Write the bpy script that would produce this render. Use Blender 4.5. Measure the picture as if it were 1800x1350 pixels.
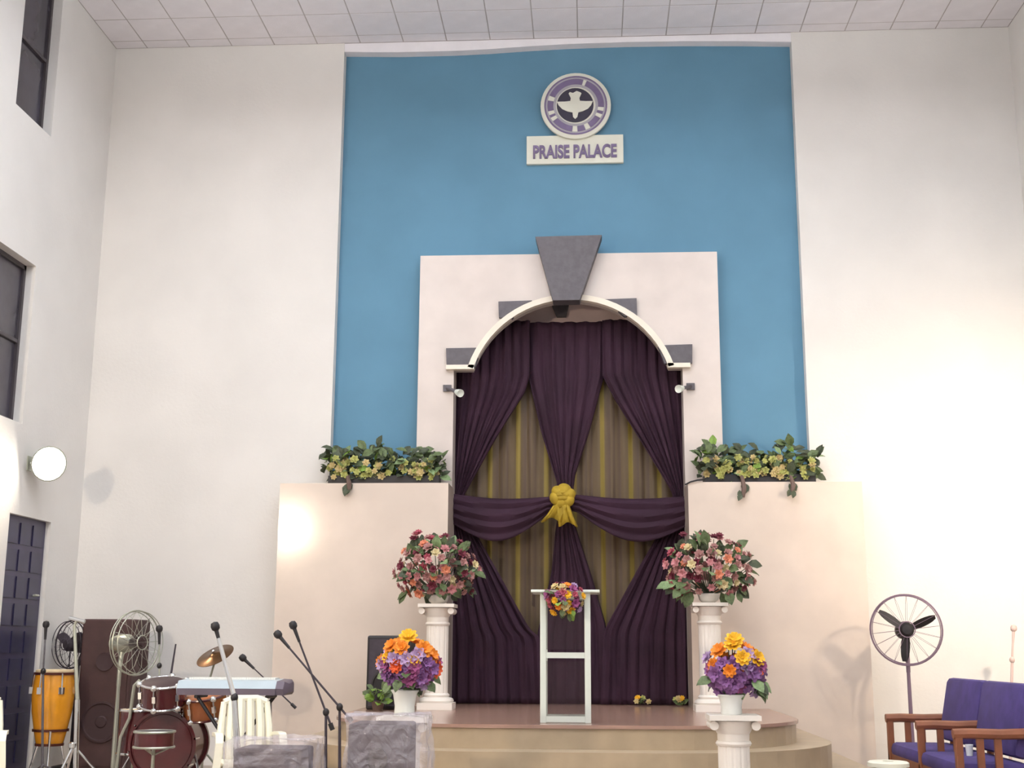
import bpy, bmesh, math, random
from mathutils import Vector, Matrix
for o in list(bpy.data.objects): bpy.data.objects.remove(o)
scene = bpy.context.scene
COL = scene.collection
random.seed(7)
PI = math.pi

# ------------------------------------------------------------------ camera
F_PX = 2200.0
CAM = Vector((0.25, -15.0, 1.36))
YAW, PITCH, ROLL = 0.062, 0.208, 0.005
fw = Vector((-math.sin(YAW)*math.cos(PITCH), math.cos(YAW)*math.cos(PITCH), math.sin(PITCH)))
rt = Vector((math.cos(YAW), math.sin(YAW), 0.0))
up = rt.cross(fw)
r2 = rt*math.cos(ROLL) + up*math.sin(ROLL)
u2 = up*math.cos(ROLL) - rt*math.sin(ROLL)
cd = bpy.data.cameras.new('camera'); cam = bpy.data.objects.new('camera', cd); COL.objects.link(cam)
cd.sensor_width = 36.0; cd.lens = 36.0*F_PX/1800.0; cd.clip_end = 200
cam.matrix_world = Matrix(((r2.x, u2.x, -fw.x, CAM.x), (r2.y, u2.y, -fw.y, CAM.y), (r2.z, u2.z, -fw.z, CAM.z), (0, 0, 0, 1)))
scene.camera = cam

def ray(px, py):
    return r2*((px-900)/F_PX) - u2*((py-675)/F_PX) + fw
def at(px, py, Y):
    d = ray(px, py); return CAM + d*((Y-CAM.y)/d.y)
def atx(px, py, X):
    d = ray(px, py); return CAM + d*((X-CAM.x)/d.x)
def ppm(Y): return F_PX/(Y-CAM.y)          # pixels per metre at a distance

# ------------------------------------------------------------------ world, exposure, lights
w = bpy.data.worlds.new('night'); scene.world = w; w.use_nodes = True
w.node_tree.nodes['Background'].inputs[0].default_value = (0.02, 0.025, 0.05, 1)
w.node_tree.nodes['Background'].inputs[1].default_value = 0.25
scene.view_settings.view_transform = 'Standard'; scene.view_settings.look = 'None'
scene.view_settings.gamma = 1.0; scene.view_settings.use_curve_mapping = False
scene.view_settings.exposure = -0.06
TUBE_W = 54.0        # each fluorescent fitting
FLOOD_L, FLOOD_BACK, FLOOD_R = 110.0, 680.0, 350.0
WARM = (1.0, 0.80, 0.58); COOL = (0.965, 1.0, 1.02)

# ------------------------------------------------------------------ materials
def S(r, g, b):
    f = lambda c: (c/255/12.92 if c/255 <= 0.04045 else ((c/255+0.055)/1.055)**2.4)
    return (f(r), f(g), f(b), 1)
MATS = {}
def mat(name, col, rough=0.6, metal=0.0, var=0.12, scale=3.0, bump=0.0, bscale=40.0, spec=0.5, emit=None, es=0.0, trans=0.0, col2=None, coat=0.0, detail=4):
    m = bpy.data.materials.new(name); m.use_nodes = True; nt = m.node_tree; b = nt.nodes['Principled BSDF']
    tc = nt.nodes.new('ShaderNodeTexCoord'); nz = nt.nodes.new('ShaderNodeTexNoise')
    nz.inputs['Scale'].default_value = scale; nz.inputs['Detail'].default_value = detail
    nt.links.new(tc.outputs['Object'], nz.inputs['Vector'])
    rp = nt.nodes.new('ShaderNodeValToRGB')
    c2 = col2 if col2 else tuple(c*(1-var) for c in col[:3])+(1,)
    rp.color_ramp.elements[0].position = 0.35; rp.color_ramp.elements[1].position = 0.65
    rp.color_ramp.elements[0].color = c2; rp.color_ramp.elements[1].color = col
    nt.links.new(nz.outputs['Fac'], rp.inputs['Fac']); nt.links.new(rp.outputs['Color'], b.inputs['Base Color'])
    b.inputs['Roughness'].default_value = rough; b.inputs['Metallic'].default_value = metal
    b.inputs['Specular IOR Level'].default_value = spec; b.inputs['Transmission Weight'].default_value = trans
    b.inputs['Coat Weight'].default_value = coat
    if bump:
        n2 = nt.nodes.new('ShaderNodeTexNoise'); n2.inputs['Scale'].default_value = bscale; n2.inputs['Detail'].default_value = 6
        nt.links.new(tc.outputs['Object'], n2.inputs['Vector'])
        bp = nt.nodes.new('ShaderNodeBump'); bp.inputs['Strength'].default_value = bump; bp.inputs['Distance'].default_value = 0.02
        nt.links.new(n2.outputs['Fac'], bp.inputs['Height']); nt.links.new(bp.outputs['Normal'], b.inputs['Normal'])
    if emit:
        b.inputs['Emission Color'].default_value = emit; b.inputs['Emission Strength'].default_value = es
    MATS[name] = m
    return m

mat('wall', S(229, 227, 224), 0.85, var=0.07, scale=0.9, bump=0.12, bscale=25, spec=0.2)
mat('tile', S(240, 238, 244), 0.9, var=0.05, scale=4, bump=0.15, bscale=60, spec=0.2)
mat('grid', S(186, 180, 182), 0.8)
mat('blue', S(99, 141, 167), 0.75, var=0.08, scale=1.5, bump=0.08, bscale=120, spec=0.2)
mat('marble', S(220, 206, 194), 0.14, var=0.10, scale=1.7, spec=0.4, detail=8)
mat('marble_upper', S(218, 208, 202), 0.22, var=0.09, scale=2.2, spec=0.35, detail=8)
mat('niche', S(236, 212, 208), 0.7)
mat('trimwhite', S(236, 228, 214), 0.5, var=0.06)
mat('stone_dark', S(92, 88, 94), 0.55, var=0.2, scale=14, bump=0.1, bscale=90)
mat('step', S(178, 160, 134), 0.4, var=0.14, scale=3.5, detail=8)
mat('step_top', S(168, 136, 122), 0.22, var=0.14, scale=3.0, detail=8)
mat('floor', S(172, 156, 144), 0.3, var=0.16, scale=2.0, detail=8)
mat('aubergine', S(58, 36, 52), 0.8, var=0.3, scale=2.4, spec=0.25, bump=0.1, bscale=200)
mat('white_gloss', S(236, 238, 234), 0.3, var=0.05)
mat('white_paint', S(238, 232, 224), 0.45, var=0.05)
mat('alu', S(228, 236, 228), 0.35, metal=0.25, var=0.06)
mat('chrome', S(225, 228, 230), 0.12, metal=1.0, var=0.05)
mat('steel', S(180, 184, 172), 0.35, metal=0.7, var=0.1)
mat('black', S(30, 27, 32), 0.5, var=0.3)
mat('black_gloss', S(26, 22, 28), 0.25, var=0.3)
mat('charcoal', S(62, 54, 64), 0.7, var=0.25, scale=20)
mat('cab', S(70, 46, 46), 0.7, var=0.25, scale=6, bump=0.1, bscale=150)
mat('maroon', S(84, 28, 34), 0.22, var=0.3, scale=3, coat=0.4)
mat('amber', S(150, 84, 40), 0.25, var=0.35, scale=3, coat=0.4)
mat('conga', S(222, 150, 30), 0.25, var=0.22, scale=4, coat=0.5)
mat('conga_rim', S(90, 46, 36), 0.35, metal=0.5)
mat('skin', S(214, 196, 160), 0.6)
mat('bronze', S(104, 74, 46), 0.28, metal=0.9, var=0.25, scale=6)
mat('key_body', S(176, 192, 202), 0.35, var=0.08)
mat('key_dark', S(96, 86, 100), 0.5, var=0.15)
mat('wood', S(140, 84, 56), 0.45, var=0.25, scale=5, detail=8)
mat('sofa_blue', S(76, 62, 124), 0.8, var=0.25, scale=6, bump=0.15, bscale=160)
mat('plastic', S(238, 236, 218), 0.4, var=0.04)
mat('doorblue', S(66, 60, 88), 0.4, var=0.2, scale=5)
mat('doorpanel', S(48, 46, 76), 0.3, var=0.25, scale=5)
mat('nightglass', S(74, 70, 80), 0.12, var=0.35, scale=1.6)
mat('winframe', S(70, 64, 68), 0.5)
mat('ink', S(116, 102, 138), 0.6, var=0.15, scale=9)
mat('ink_dark', S(50, 46, 66), 0.6, var=0.15)
mat('ringtint', S(172, 170, 178), 0.6, var=0.12, scale=8)
mat('sign', S(224, 226, 214), 0.6, var=0.05)
mat('yellow_cloth', S(178, 150, 38), 0.75, var=0.3, scale=9)
mat('leaf', S(98, 116, 74), 0.6, var=0.45, scale=6)
mat('leaf_pale', S(134, 160, 112), 0.6, var=0.35, scale=6)
mat('leaf_dark', S(74, 84, 62), 0.6, var=0.4, scale=6)
mat('leaf_bright', S(124, 158, 62), 0.6, var=0.35, scale=6)
mat('stem', S(104, 84, 76), 0.7)
for n, c in dict(f_pink=(200, 136, 140), f_rose=(174, 76, 94), f_wine=(116, 42, 60), f_cream=(222, 206, 160), f_salmon=(220, 140, 108), f_dusty=(176, 128, 124),
                 f_orange=(236, 140, 34), f_yellow=(246, 190, 40), f_red=(226, 92, 40), f_purple=(146, 98, 158), f_lilac=(180, 152, 192), f_magenta=(154, 76, 128),
                 f_lime=(186, 188, 112), f_buff=(206, 186, 132)).items():
    mat(n, S(*c), 0.65, var=0.22, scale=14)
mat('lamp_glass', S(255, 240, 210), 0.3, emit=(1, 0.93, 0.8, 1), es=60)
mat('tube_glow', S(250, 255, 250), 0.3, emit=(0.97, 1, 0.98, 1), es=6)

def glassy(name, col, alpha, rough):
    m = bpy.data.materials.new(name); m.use_nodes = True; nt = m.node_tree; out = nt.nodes['Material Output']
    b = nt.nodes['Principled BSDF']; b.inputs['Base Color'].default_value = col; b.inputs['Roughness'].default_value = rough
    tr = nt.nodes.new('ShaderNodeBsdfTransparent'); mx = nt.nodes.new('ShaderNodeMixShader')
    nz = nt.nodes.new('ShaderNodeTexNoise'); nz.inputs['Scale'].default_value = 7; mp = nt.nodes.new('ShaderNodeMapRange')
    mp.inputs['To Min'].default_value = alpha*0.7; mp.inputs['To Max'].default_value = min(1, alpha*1.3)
    tc = nt.nodes.new('ShaderNodeTexCoord'); nt.links.new(tc.outputs['Object'], nz.inputs['Vector'])
    nt.links.new(nz.outputs['Fac'], mp.inputs['Value']); nt.links.new(mp.outputs['Result'], mx.inputs['Fac'])
    nt.links.new(tr.outputs[0], mx.inputs[1]); nt.links.new(b.outputs[0], mx.inputs[2]); nt.links.new(mx.outputs[0], out.inputs['Surface'])
    if name == 'wrap':
        n2 = nt.nodes.new('ShaderNodeTexNoise'); n2.inputs['Scale'].default_value = 9; n2.inputs['Detail'].default_value = 3; n2.inputs['Distortion'].default_value = 1.5
        bp = nt.nodes.new('ShaderNodeBump'); bp.inputs['Strength'].default_value = 0.9; bp.inputs['Distance'].default_value = 0.05
        nt.links.new(tc.outputs['Object'], n2.inputs['Vector']); nt.links.new(n2.outputs['Fac'], bp.inputs['Height']); nt.links.new(bp.outputs['Normal'], b.inputs['Normal'])
        b.inputs['Specular IOR Level'].default_value = 1.0
    MATS[name] = m
glassy('acrylic', S(58, 40, 48), 0.25, 0.04)
glassy('wrap', S(212, 206, 216), 0.30, 0.12)
mat('stand_pale', S(214, 190, 184), 0.5)  # overexposure put into the colour of the right stand and its microphone
mat('fan_grey', S(118, 98, 116), 0.5)
mat('cab_dark', S(58, 38, 42), 0.7)

def striped():
    m = bpy.data.materials.new('gold_stripe'); m.use_nodes = True; nt = m.node_tree; b = nt.nodes['Principled BSDF']
    tc = nt.nodes.new('ShaderNodeTexCoord'); sx = nt.nodes.new('ShaderNodeSeparateXYZ'); nt.links.new(tc.outputs['Object'], sx.inputs[0])
    wv = nt.nodes.new('ShaderNodeMath'); wv.operation = 'MULTIPLY'; wv.inputs[1].default_value = 2.85
    nt.links.new(sx.outputs['X'], wv.inputs[0])
    fr = nt.nodes.new('ShaderNodeMath'); fr.operation = 'FRACT'; nt.links.new(wv.outputs[0], fr.inputs[0])
    rp = nt.nodes.new('ShaderNodeValToRGB'); e = rp.color_ramp.elements; rp.color_ramp.interpolation = 'LINEAR'
    base, gold, brown = S(92, 75, 50), S(128, 110, 42), S(80, 62, 48)
    e[0].position = 0.0; e[0].color = base; e[1].position = 1.0; e[1].color = base
    for p, c in ((0.10, base), (0.14, gold), (0.26, gold), (0.30, base), (0.46, brown), (0.52, base), (0.62, brown), (0.68, base), (0.82, brown), (0.88, base)):
        q = e.new(p); q.color = c
    nt.links.new(fr.outputs[0], rp.inputs['Fac']); nt.links.new(rp.outputs['Color'], b.inputs['Base Color'])
    b.inputs['Roughness'].default_value = 0.6
    MATS['gold_stripe'] = m
striped()

# ------------------------------------------------------------------ geometry helpers
class B:
    def __init__(s): s.v = []; s.f = []
    def add(s, vs, fs):
        n = len(s.v); s.v += [Vector(p) for p in vs]; s.f += [tuple(i+n for i in f) for f in fs]; return s
    def box(s, lo, hi):
        x0, y0, z0 = lo; x1, y1, z1 = hi
        return s.add([(x0,y0,z0),(x1,y0,z0),(x1,y1,z0),(x0,y1,z0),(x0,y0,z1),(x1,y0,z1),(x1,y1,z1),(x0,y1,z1)],
                     [(0,3,2,1),(4,5,6,7),(0,1,5,4),(1,2,6,5),(2,3,7,6),(3,0,4,7)])
    def cbox(s, c, size, m=None, bev=0.0):
        hx, hy, hz = [q/2 for q in size]
        if bev:
            bm = bmesh.new(); bmesh.ops.create_cube(bm, size=1.0)
            bmesh.ops.scale(bm, vec=size, verts=bm.verts)
            bmesh.ops.bevel(bm, geom=list(bm.edges), offset=bev, segments=2, affect='EDGES', profile=0.5)
            bm.verts.ensure_lookup_table(); bm.verts.index_update()
            vs = [v.co.copy() for v in bm.verts]; fs = [tuple(v.index for v in f.verts) for f in bm.faces]; bm.free()
        else:
            vs = [Vector((a*hx, b*hy, c_*hz)) for c_ in (-1, 1) for b in (-1, 1) for a in (-1, 1)]
            fs = [(0,2,3,1),(4,5,7,6),(0,1,5,4),(1,3,7,5),(3,2,6,7),(2,0,4,6)]
        if m is not None: vs = [m @ v for v in vs]
        return s.add([v+Vector(c) for v in vs], fs)
    def tube(s, p0, p1, r0, r1=None, n=10, cap=True):
        return s.path([p0, p1], [r0, r0 if r1 is None else r1], n, cap)
    def path(s, pts, r, n=10, cap=True):
        pts = [Vector(p) for p in pts]; rs = r if isinstance(r, (list, tuple)) else [r]*len(pts)
        vs = []; prev = None
        for i, p in enumerate(pts):
            d = (pts[min(i+1, len(pts)-1)] - pts[max(i-1, 0)]).normalized()
            if prev is None:
                a = d.orthogonal().normalized()
            else:
                a = (prev - d*prev.dot(d)); a = a.normalized() if a.length > 1e-6 else d.orthogonal().normalized()
            prev = a; b = d.cross(a)
            vs += [p + (a*math.cos(2*PI*k/n) + b*math.sin(2*PI*k/n))*rs[i] for k in range(n)]
        fs = [(i*n+k, i*n+(k+1) % n, (i+1)*n+(k+1) % n, (i+1)*n+k) for i in range(len(pts)-1) for k in range(n)]
        if cap: fs += [tuple(range(n-1, -1, -1)), tuple((len(pts)-1)*n+k for k in range(n))]
        return s.add(vs, fs)
    def lathe(s, prof, c, n=24, m=None, cap=True):
        vs = [Vector((r*math.cos(2*PI*k/n), r*math.sin(2*PI*k/n), z)) for r, z in prof for k in range(n)]
        if m is not None: vs = [m @ v for v in vs]
        fs = [(i*n+k, i*n+(k+1) % n, (i+1)*n+(k+1) % n, (i+1)*n+k) for i in range(len(prof)-1) for k in range(n)]
        if cap: fs += [tuple(range(n-1, -1, -1)), tuple((len(prof)-1)*n+k for k in range(n))]
        return s.add([v+Vector(c) for v in vs], fs)
    def sphere(s, c, r, sc=(1, 1, 1), n=12, m=None):
        prof = [(max(1e-4, math.sin(PI*i/8))*r, -math.cos(PI*i/8)*r) for i in range(9)]
        mm = Matrix.Diagonal((sc[0], sc[1], sc[2])).to_3x3()
        if m is not None: mm = m @ mm
        return s.lathe(prof, c, n, mm)
    def torus(s, c, R_, r, m=None, n=40, k=8):
        vs = []
        for i in range(n):
            a = 2*PI*i/n
            for j in range(k):
                b = 2*PI*j/k; q = R_ + r*math.cos(b)
                vs.append(Vector((q*math.cos(a), q*math.sin(a), r*math.sin(b))))
        if m is not None: vs = [m @ v for v in vs]
        return s.add([v+Vector(c) for v in vs], [(i*k+j, ((i+1) % n)*k+j, ((i+1) % n)*k+(j+1) % k, i*k+(j+1) % k) for i in range(n) for j in range(k)])
    def prism(s, poly, y0, y1):                 # poly: (x, z) outline, extruded along Y
        n = len(poly)
        vs = [(x, y0, z) for x, z in poly] + [(x, y1, z) for x, z in poly]
        return s.add(vs, [tuple(range(n)), tuple(range(2*n-1, n-1, -1))] + [(i, n+i, n+(i+1) % n, (i+1) % n) for i in range(n)])
    def vprism(s, poly, z0, z1):                # poly: (x, y) outline, extruded along Z
        n = len(poly)
        vs = [(x, y, z0) for x, y in poly] + [(x, y, z1) for x, y in poly]
        return s.add(vs, [tuple(range(n-1, -1, -1)), tuple(range(n, 2*n))] + [(i, (i+1) % n, n+(i+1) % n, n+i) for i in range(n)])
    def build(s, name, m, parent=None, smooth=False, origin=None, fix=True):
        off = Vector((0, 0, 0))
        if parent is not None:
            q = parent
            while q is not None: off = off + q.location; q = q.parent
        loc = Vector((0, 0, 0))
        if parent is None and origin is not None: loc = Vector(origin)
        me = bpy.data.meshes.new(name); me.from_pydata([v-off-loc for v in s.v], [], s.f); me.update()
        if fix:
            bm = bmesh.new(); bm.from_mesh(me); bmesh.ops.recalc_face_normals(bm, faces=bm.faces); bm.to_mesh(me); bm.free()
        me.materials.append(MATS[m])
        if smooth:
            for p in me.polygons: p.use_smooth = True
            try: me.set_sharp_from_angle(angle=math.radians(40))
            except Exception: pass
        o = bpy.data.objects.new(name, me); COL.objects.link(o); o.location = loc
        if parent is not None: o.parent = parent
        return o
def tag(o, label=None, cat=None, group=None, kind=None):
    if label: o['label'] = label
    if cat: o['category'] = cat
    if group: o['group'] = group
    if kind: o['kind'] = kind
    return o
def thing(name, loc, label, cat, group=None):
    o = bpy.data.objects.new(name, None); o.empty_display_size = 0.1; COL.objects.link(o); o.location = Vector(loc)
    return tag(o, label, cat, group)
def copy_tree(o, parent=None):
    c = o.copy(); COL.objects.link(c); c.parent = parent
    for ch in list(o.children): copy_tree(ch, c)
    return c
def struct(o): o['kind'] = 'structure'; return o
def rotz(a): return Matrix.Rotation(a, 3, 'Z')
def align(d, roll=0.0):                          # matrix taking +Z to d
    return Vector((0, 0, 1)).rotation_difference(Vector(d).normalized()).to_matrix() @ rotz(roll)
def lerp_tab(tab, t):
    if t <= tab[0][0]: return tab[0][1]
    for (a, b), (c, d) in zip(tab, tab[1:]):
        if t <= c: return b + (d-b)*(t-a)/(c-a)
    return tab[-1][1]

# ------------------------------------------------------------------ room shell
XL, XR, YB = -5.97, 5.62, -19.0
ZC = CAM.z + 7.765
ZP = CAM.z - 0.65                                # platform top
BLX0, BLX1 = at(593, 440, 0).x, at(1407, 430, 0).x
# left wall with two windows and a door opening
W1 = (-2.60, -1.68, CAM.z+5.80, CAM.z+7.62)
W2 = (-2.70, -1.78, CAM.z+2.39, CAM.z+4.20)
D1 = (-1.89, -0.84, 0.0, CAM.z+1.40)
ys = sorted({YB, 0.3, W1[0], W1[1], W2[0], W2[1], D1[0], D1[1]}); zs = sorted({0.0, ZC, W1[2], W1[3], W2[2], W2[3], D1[3]})
b = B()
for y0, y1 in zip(ys, ys[1:]):
    for z0, z1 in zip(zs, zs[1:]):
        yc, zc = (y0+y1)/2, (z0+z1)/2
        if any(h[0] < yc < h[1] and h[2] < zc < h[3] for h in (W1, W2, D1)): continue
        b.box((XL-0.25, y0, z0), (XL, y1, z1))
wall_left = struct(b.build('wall_left', 'wall'))
struct(B().box((XR, YB, 0), (XR+0.2, 0.3, ZC)).build('wall_right', 'wall'))
struct(B().box((XL-0.25, YB-0.2, 0), (XR+0.2, YB, ZC)).build('wall_back', 'wall'))
struct(B().box((XL-0.25, YB-0.2, -0.1), (XR+0.2, 1.6, 0)).build('floor', 'floor'))
wf = B()
wf.box((XL, 0, 0), (BLX0, 0.3, ZC)); wf.box((BLX1, 0, 0), (XR, 0.3, ZC))
wall_front = struct(wf.build('wall_front', 'wall'))

# arch opening outline, in the plane of the surround
YS = -0.02
cA = at(1001, 704, YS); rA = 177/ppm(YS); zSp = at(1001, 648, YS).z
xJ0, xJ1 = at(797, 700, YS).x, at(1201, 700, YS).x
xS0, xS1 = at(831, 648, YS).x, at(1176, 645, YS).x
xc = (xJ0+xJ1)/2; cA.x = (xS0+xS1)/2
rA = math.hypot(cA.x-xS0, zSp-cA.z)
a0 = math.atan2(zSp-cA.z, xS0-cA.x); a1 = math.atan2(zSp-cA.z, xS1-cA.x)
NA = 28
arc = [(cA.x+rA*math.cos(a0+(a1-a0)*i/NA), cA.z+rA*math.sin(a0+(a1-a0)*i/NA)) for i in range(NA+1)]
def slab_with_arch(b, x0, x1, ztop, zbot, y0, y1):
    # two jamb columns, then strips above the spring line over the arc
    b.box((x0, y0, zbot), (xJ0, y1, ztop)); b.box((xJ1, y0, zbot), (x1, y1, ztop))
    b.box((xJ0, y0, zSp), (arc[0][0], y1, ztop)); b.box((arc[-1][0], y0, zSp), (xJ1, y1, ztop))
    for (xa, za), (xb, zb) in zip(arc, arc[1:]):
        b.prism([(xa, za), (xb, zb), (xb, ztop), (xa, ztop)], y0, y1)
# blue recessed wall
xs0, xs1 = at(736, 600, YS).x, at(1265, 600, YS).x; zs1 = at(1000, 446, YS).z
b = B(); b.box((BLX0, 0.15, ZP), (xs0+0.04, 0.28, ZC)); b.box((xs1-0.04, 0.15, ZP), (BLX1, 0.28, ZC)); b.box((xs0+0.04, 0.15, zs1-0.04), (xs1-0.04, 0.28, ZC))
struct(b.build('wall_recess', 'blue'))
# niche behind the curtain
b = B(); b.box((xJ0-0.15, 0.72, ZP), (xJ1+0.15, 0.80, ZC-3)); b.box((xJ0-0.15, 0.28, ZP), (xJ0-0.05, 0.95, ZC-3)); b.box((xJ1+0.05, 0.28, ZP), (xJ1+0.15, 0.95, ZC-3))
b.box((xJ0-0.15, 0.28, ZC-3), (xJ1+0.15, 1.05, ZC-2.9))
struct(b.build('wall_niche', 'niche'))
# sagging soffit edge along the top of the blue recess
top = [(600, 92), (700, 92.5), (800, 90), (860, 87), (930, 82), (1000, 78), (1100, 74.5), (1200, 73), (1300, 73), (1400, 74)]
pts = [at(x, y, 0.02) for x, y in top]
poly = [(max(BLX0, min(BLX1, p.x)), p.z) for p in pts]
b = B()
for (xa, za), (xb, zb) in zip(poly, poly[1:]): b.prism([(xa, za), (xb, zb), (xb, ZC), (xa, ZC)], 0.01, 0.15)
struct(b.build('trim_1', 'tile'))

# ceiling: backing slab with separate tiles in the part that is seen
cz = B().box((XL-0.25, YB-0.2, ZC+0.003), (XR+0.2, 0.3, ZC+0.15))
ceiling = struct(cz.build('ceiling', 'grid'))
TP = 0.57; tx0 = at(634, 56, 0).x % TP
ty_first = -0.20
tm = None
def tile_mesh(lx, ly):
    bb = B(); g = 0.009
    bb.add([(g, g, 0), (lx-g, g, 0), (lx-g, ly-g, 0), (g, ly-g, 0), (0.007, 0.007, 0.003), (lx-0.007, 0.007, 0.003), (lx-0.007, ly-0.007, 0.003), (0.007, ly-0.007, 0.003)],
           [(0,3,2,1),(4,5,6,7),(0,1,5,4),(1,2,6,5),(2,3,7,6),(3,0,4,7)])
    me = bpy.data.meshes.new('ceiling_tile'); me.from_pydata(bb.v, [], bb.f); me.materials.append(MATS['tile']); return me
cache = {}
xs = [XL] + [tx0+TP*k for k in range(-20, 20) if XL+0.05 < tx0+TP*k < XR-0.05] + [XR]
rows = [(ty_first, 0.0)] + [(ty_first-TP*(k+1), ty_first-TP*k) for k in range(5)]
for y0, y1 in rows:
    for x0, x1 in zip(xs, xs[1:]):
        key = (round(x1-x0, 4), round(y1-y0, 4))
        if key not in cache: cache[key] = tile_mesh(*key)
        o = bpy.data.objects.new('ceiling_tile', cache[key]); COL.objects.link(o); o.parent = ceiling
        o.location = (x0, y0, ZC+random.uniform(-0.0015, 0.0))
# the rest of the ceiling, out of sight over the nave
bb = B()
yy = rows[-1][0]
while yy - TP > YB:
    for x0, x1 in zip(xs, xs[1:]):
        bb.box((x0+0.008, yy-TP+0.008, ZC), (x1-0.008, yy-0.008, ZC+0.003))
    yy -= TP
o = bb.build('ceiling_field', 'tile', ceiling, fix=False); o['kind'] = 'stuff'

# fluorescent fittings over the nave, out of view, hung low to brighten the ceiling
ZC -= 0.7
lab = ['leftmost', 'middle', 'rightmost']
for j, yy in enumerate((-4.2, -8.2, -12.2, -16.2)):
    for i, xx in enumerate((-3.4, -0.1, 3.2)):
        t = thing('ceiling_light', (xx, yy, ZC), 'white fluorescent ceiling fitting over the nave, %s in the %s row from the front wall' % (lab[i], ['first', 'second', 'third', 'fourth'][j]), 'ceiling light', 'fluorescent fittings over the nave')
        B().box((xx-0.65, yy-0.10, ZC-0.06), (xx+0.65, yy+0.10, ZC)).build('housing', 'white_paint', t)
        B().tube((xx-0.6, yy-0.05, ZC-0.085), (xx+0.6, yy-0.05, ZC-0.085), 0.018).build('tube', 'tube_glow', t, True)
        B().tube((xx-0.6, yy+0.05, ZC-0.085), (xx+0.6, yy+0.05, ZC-0.085), 0.018).build('tube', 'tube_glow', t, True)
        B().tube((xx-0.5, yy, ZC+0.0), (xx-0.5, yy, ZC+0.7), 0.008).build('hanger', 'steel', t)
        B().tube((xx+0.5, yy, ZC+0.0), (xx+0.5, yy, ZC+0.7), 0.008).build('hanger', 'steel', t)
        for pw_, zz, rx in ((TUBE_W, -0.12, 0.0), (TUBE_W*1.6, 0.03, PI)):  # second light faces up, added above the housing to brighten the ceiling
            ld = bpy.data.lights.new('tube_and_fill_light', 'AREA'); ld.shape = 'RECTANGLE'; ld.size = 1.2; ld.size_y = 0.2; ld.energy = pw_; ld.color = COOL
            lo = bpy.data.objects.new('tube_and_fill_light', ld); COL.objects.link(lo); lo.parent = t; lo.location = (0, 0, zz); lo.rotation_euler = (rx, 0, 0)

ZC += 0.7
# ------------------------------------------------------------------ cladding: lower block, surround, arch trim
zL = at(1000, 848, -0.42).z
xb0, xb1 = at(486, 1000, -0.42).x, at(1523, 1000, -0.42).x
b = B()
b.box((xb0, -0.42, 0), (xJ0, 0.15, zL)); b.box((xJ1, -0.42, 0), (xb1, 0.15, zL))
struct(b.build('wall_cladding', 'marble'))
xs0, xs1 = at(736, 600, YS).x, at(1265, 600, YS).x; zs1 = at(1000, 446, YS).z
b = B(); slab_with_arch(b, xs0, xs1, zs1, zL, YS, 0.149); b.box((xs0+0.045, 0.149, ZP), (xJ0, 0.28, zs1-0.045)); b.box((xJ1, 0.149, ZP), (xs1-0.045, 0.28, zs1-0.045))
sur = struct(b.build('wall_surround', 'marble_upper'))
# archivolt: light raised band round the arch with short level returns
b = B(); w_ = 0.06
def ringpt(r, a): return (cA.x+r*math.cos(a), cA.z+r*math.sin(a))
for i in range(NA):
    p, q = a0+(a1-a0)*i/NA, a0+(a1-a0)*(i+1)/NA
    b.prism([ringpt(rA-0.01, p), ringpt(rA+w_, p), ringpt(rA+w_, q), ringpt(rA-0.01, q)], YS-0.075, YS+0.02)
b.box((xJ0-0.09, YS-0.075, zSp-0.01), (arc[0][0]+0.02, YS+0.02, zSp+0.045)); b.box((arc[-1][0]-0.02, YS-0.075, zSp-0.01), (xJ1+0.09, YS+0.02, zSp+0.045))
b.build('archivolt', 'trimwhite', sur)
def stone(name, px, depth, y=YS):
    q = [at(x, yy, y-depth) for x, yy in px]
    return B().prism([(p.x, p.z) for p in q], y-depth, y+0.01).build(name, 'stone_dark', sur)
stone('keystone', [(941, 416), (1058, 413), (1019, 527), (972, 528)], 0.22)
stone('corner_stone', [(784, 612), (845, 611), (835, 646), (785, 646)], 0.06)
stone('corner_stone', [(876, 530), (935, 528), (900, 560), (877, 558)], 0.06)
stone('corner_stone', [(1156, 607), (1217, 605), (1217, 638), (1168, 639)], 0.06)
stone('corner_stone', [(1062, 526), (1119, 524), (1120, 554), (1098, 556)], 0.06)
q = [at(x, y, 0.70) for x, y in ((970, 537), (1000, 537), (995, 558), (979, 558))]
B().prism([(p.x, p.z) for p in q], 0.66, 0.725).build('inner_keystone', 'stone_dark', sur)

# ------------------------------------------------------------------ platform with rounded steps
def rounded(hw, yf, r, n=12):
    pts = [(xc-hw, -0.02)]
    for i in range(n+1):
        a = PI + PI/2*i/n; pts.append((xc-hw+r+r*math.cos(a), yf+r+r*math.sin(a)))
    for i in range(n+1):
        a = 1.5*PI + PI/2*i/n; pts.append((xc+hw-r+r*math.cos(a), yf+r+r*math.sin(a)))
    pts.append((xc+hw, -0.02)); return pts
plat = struct(B().vprism(rounded(2.22, -3.75, 1.45), 0.0, ZP-0.03).build('floor_platform', 'step'))
top_ = B().vprism(rounded(2.24, -3.77, 1.46), ZP-0.03, ZP); top_.box((xJ0-0.05, -0.45, ZP-0.03), (xJ1+0.05, 0.95, ZP-0.001))
top_.build('platform_top', 'step_top', plat)
for k, (dz, e) in enumerate(((0.205, 0.32), (0.43, 0.64))):
    B().vprism(rounded(2.22+e, -3.75-e, 1.45+e), 0.0, ZP-dz).build('step', 'step', plat)

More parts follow.
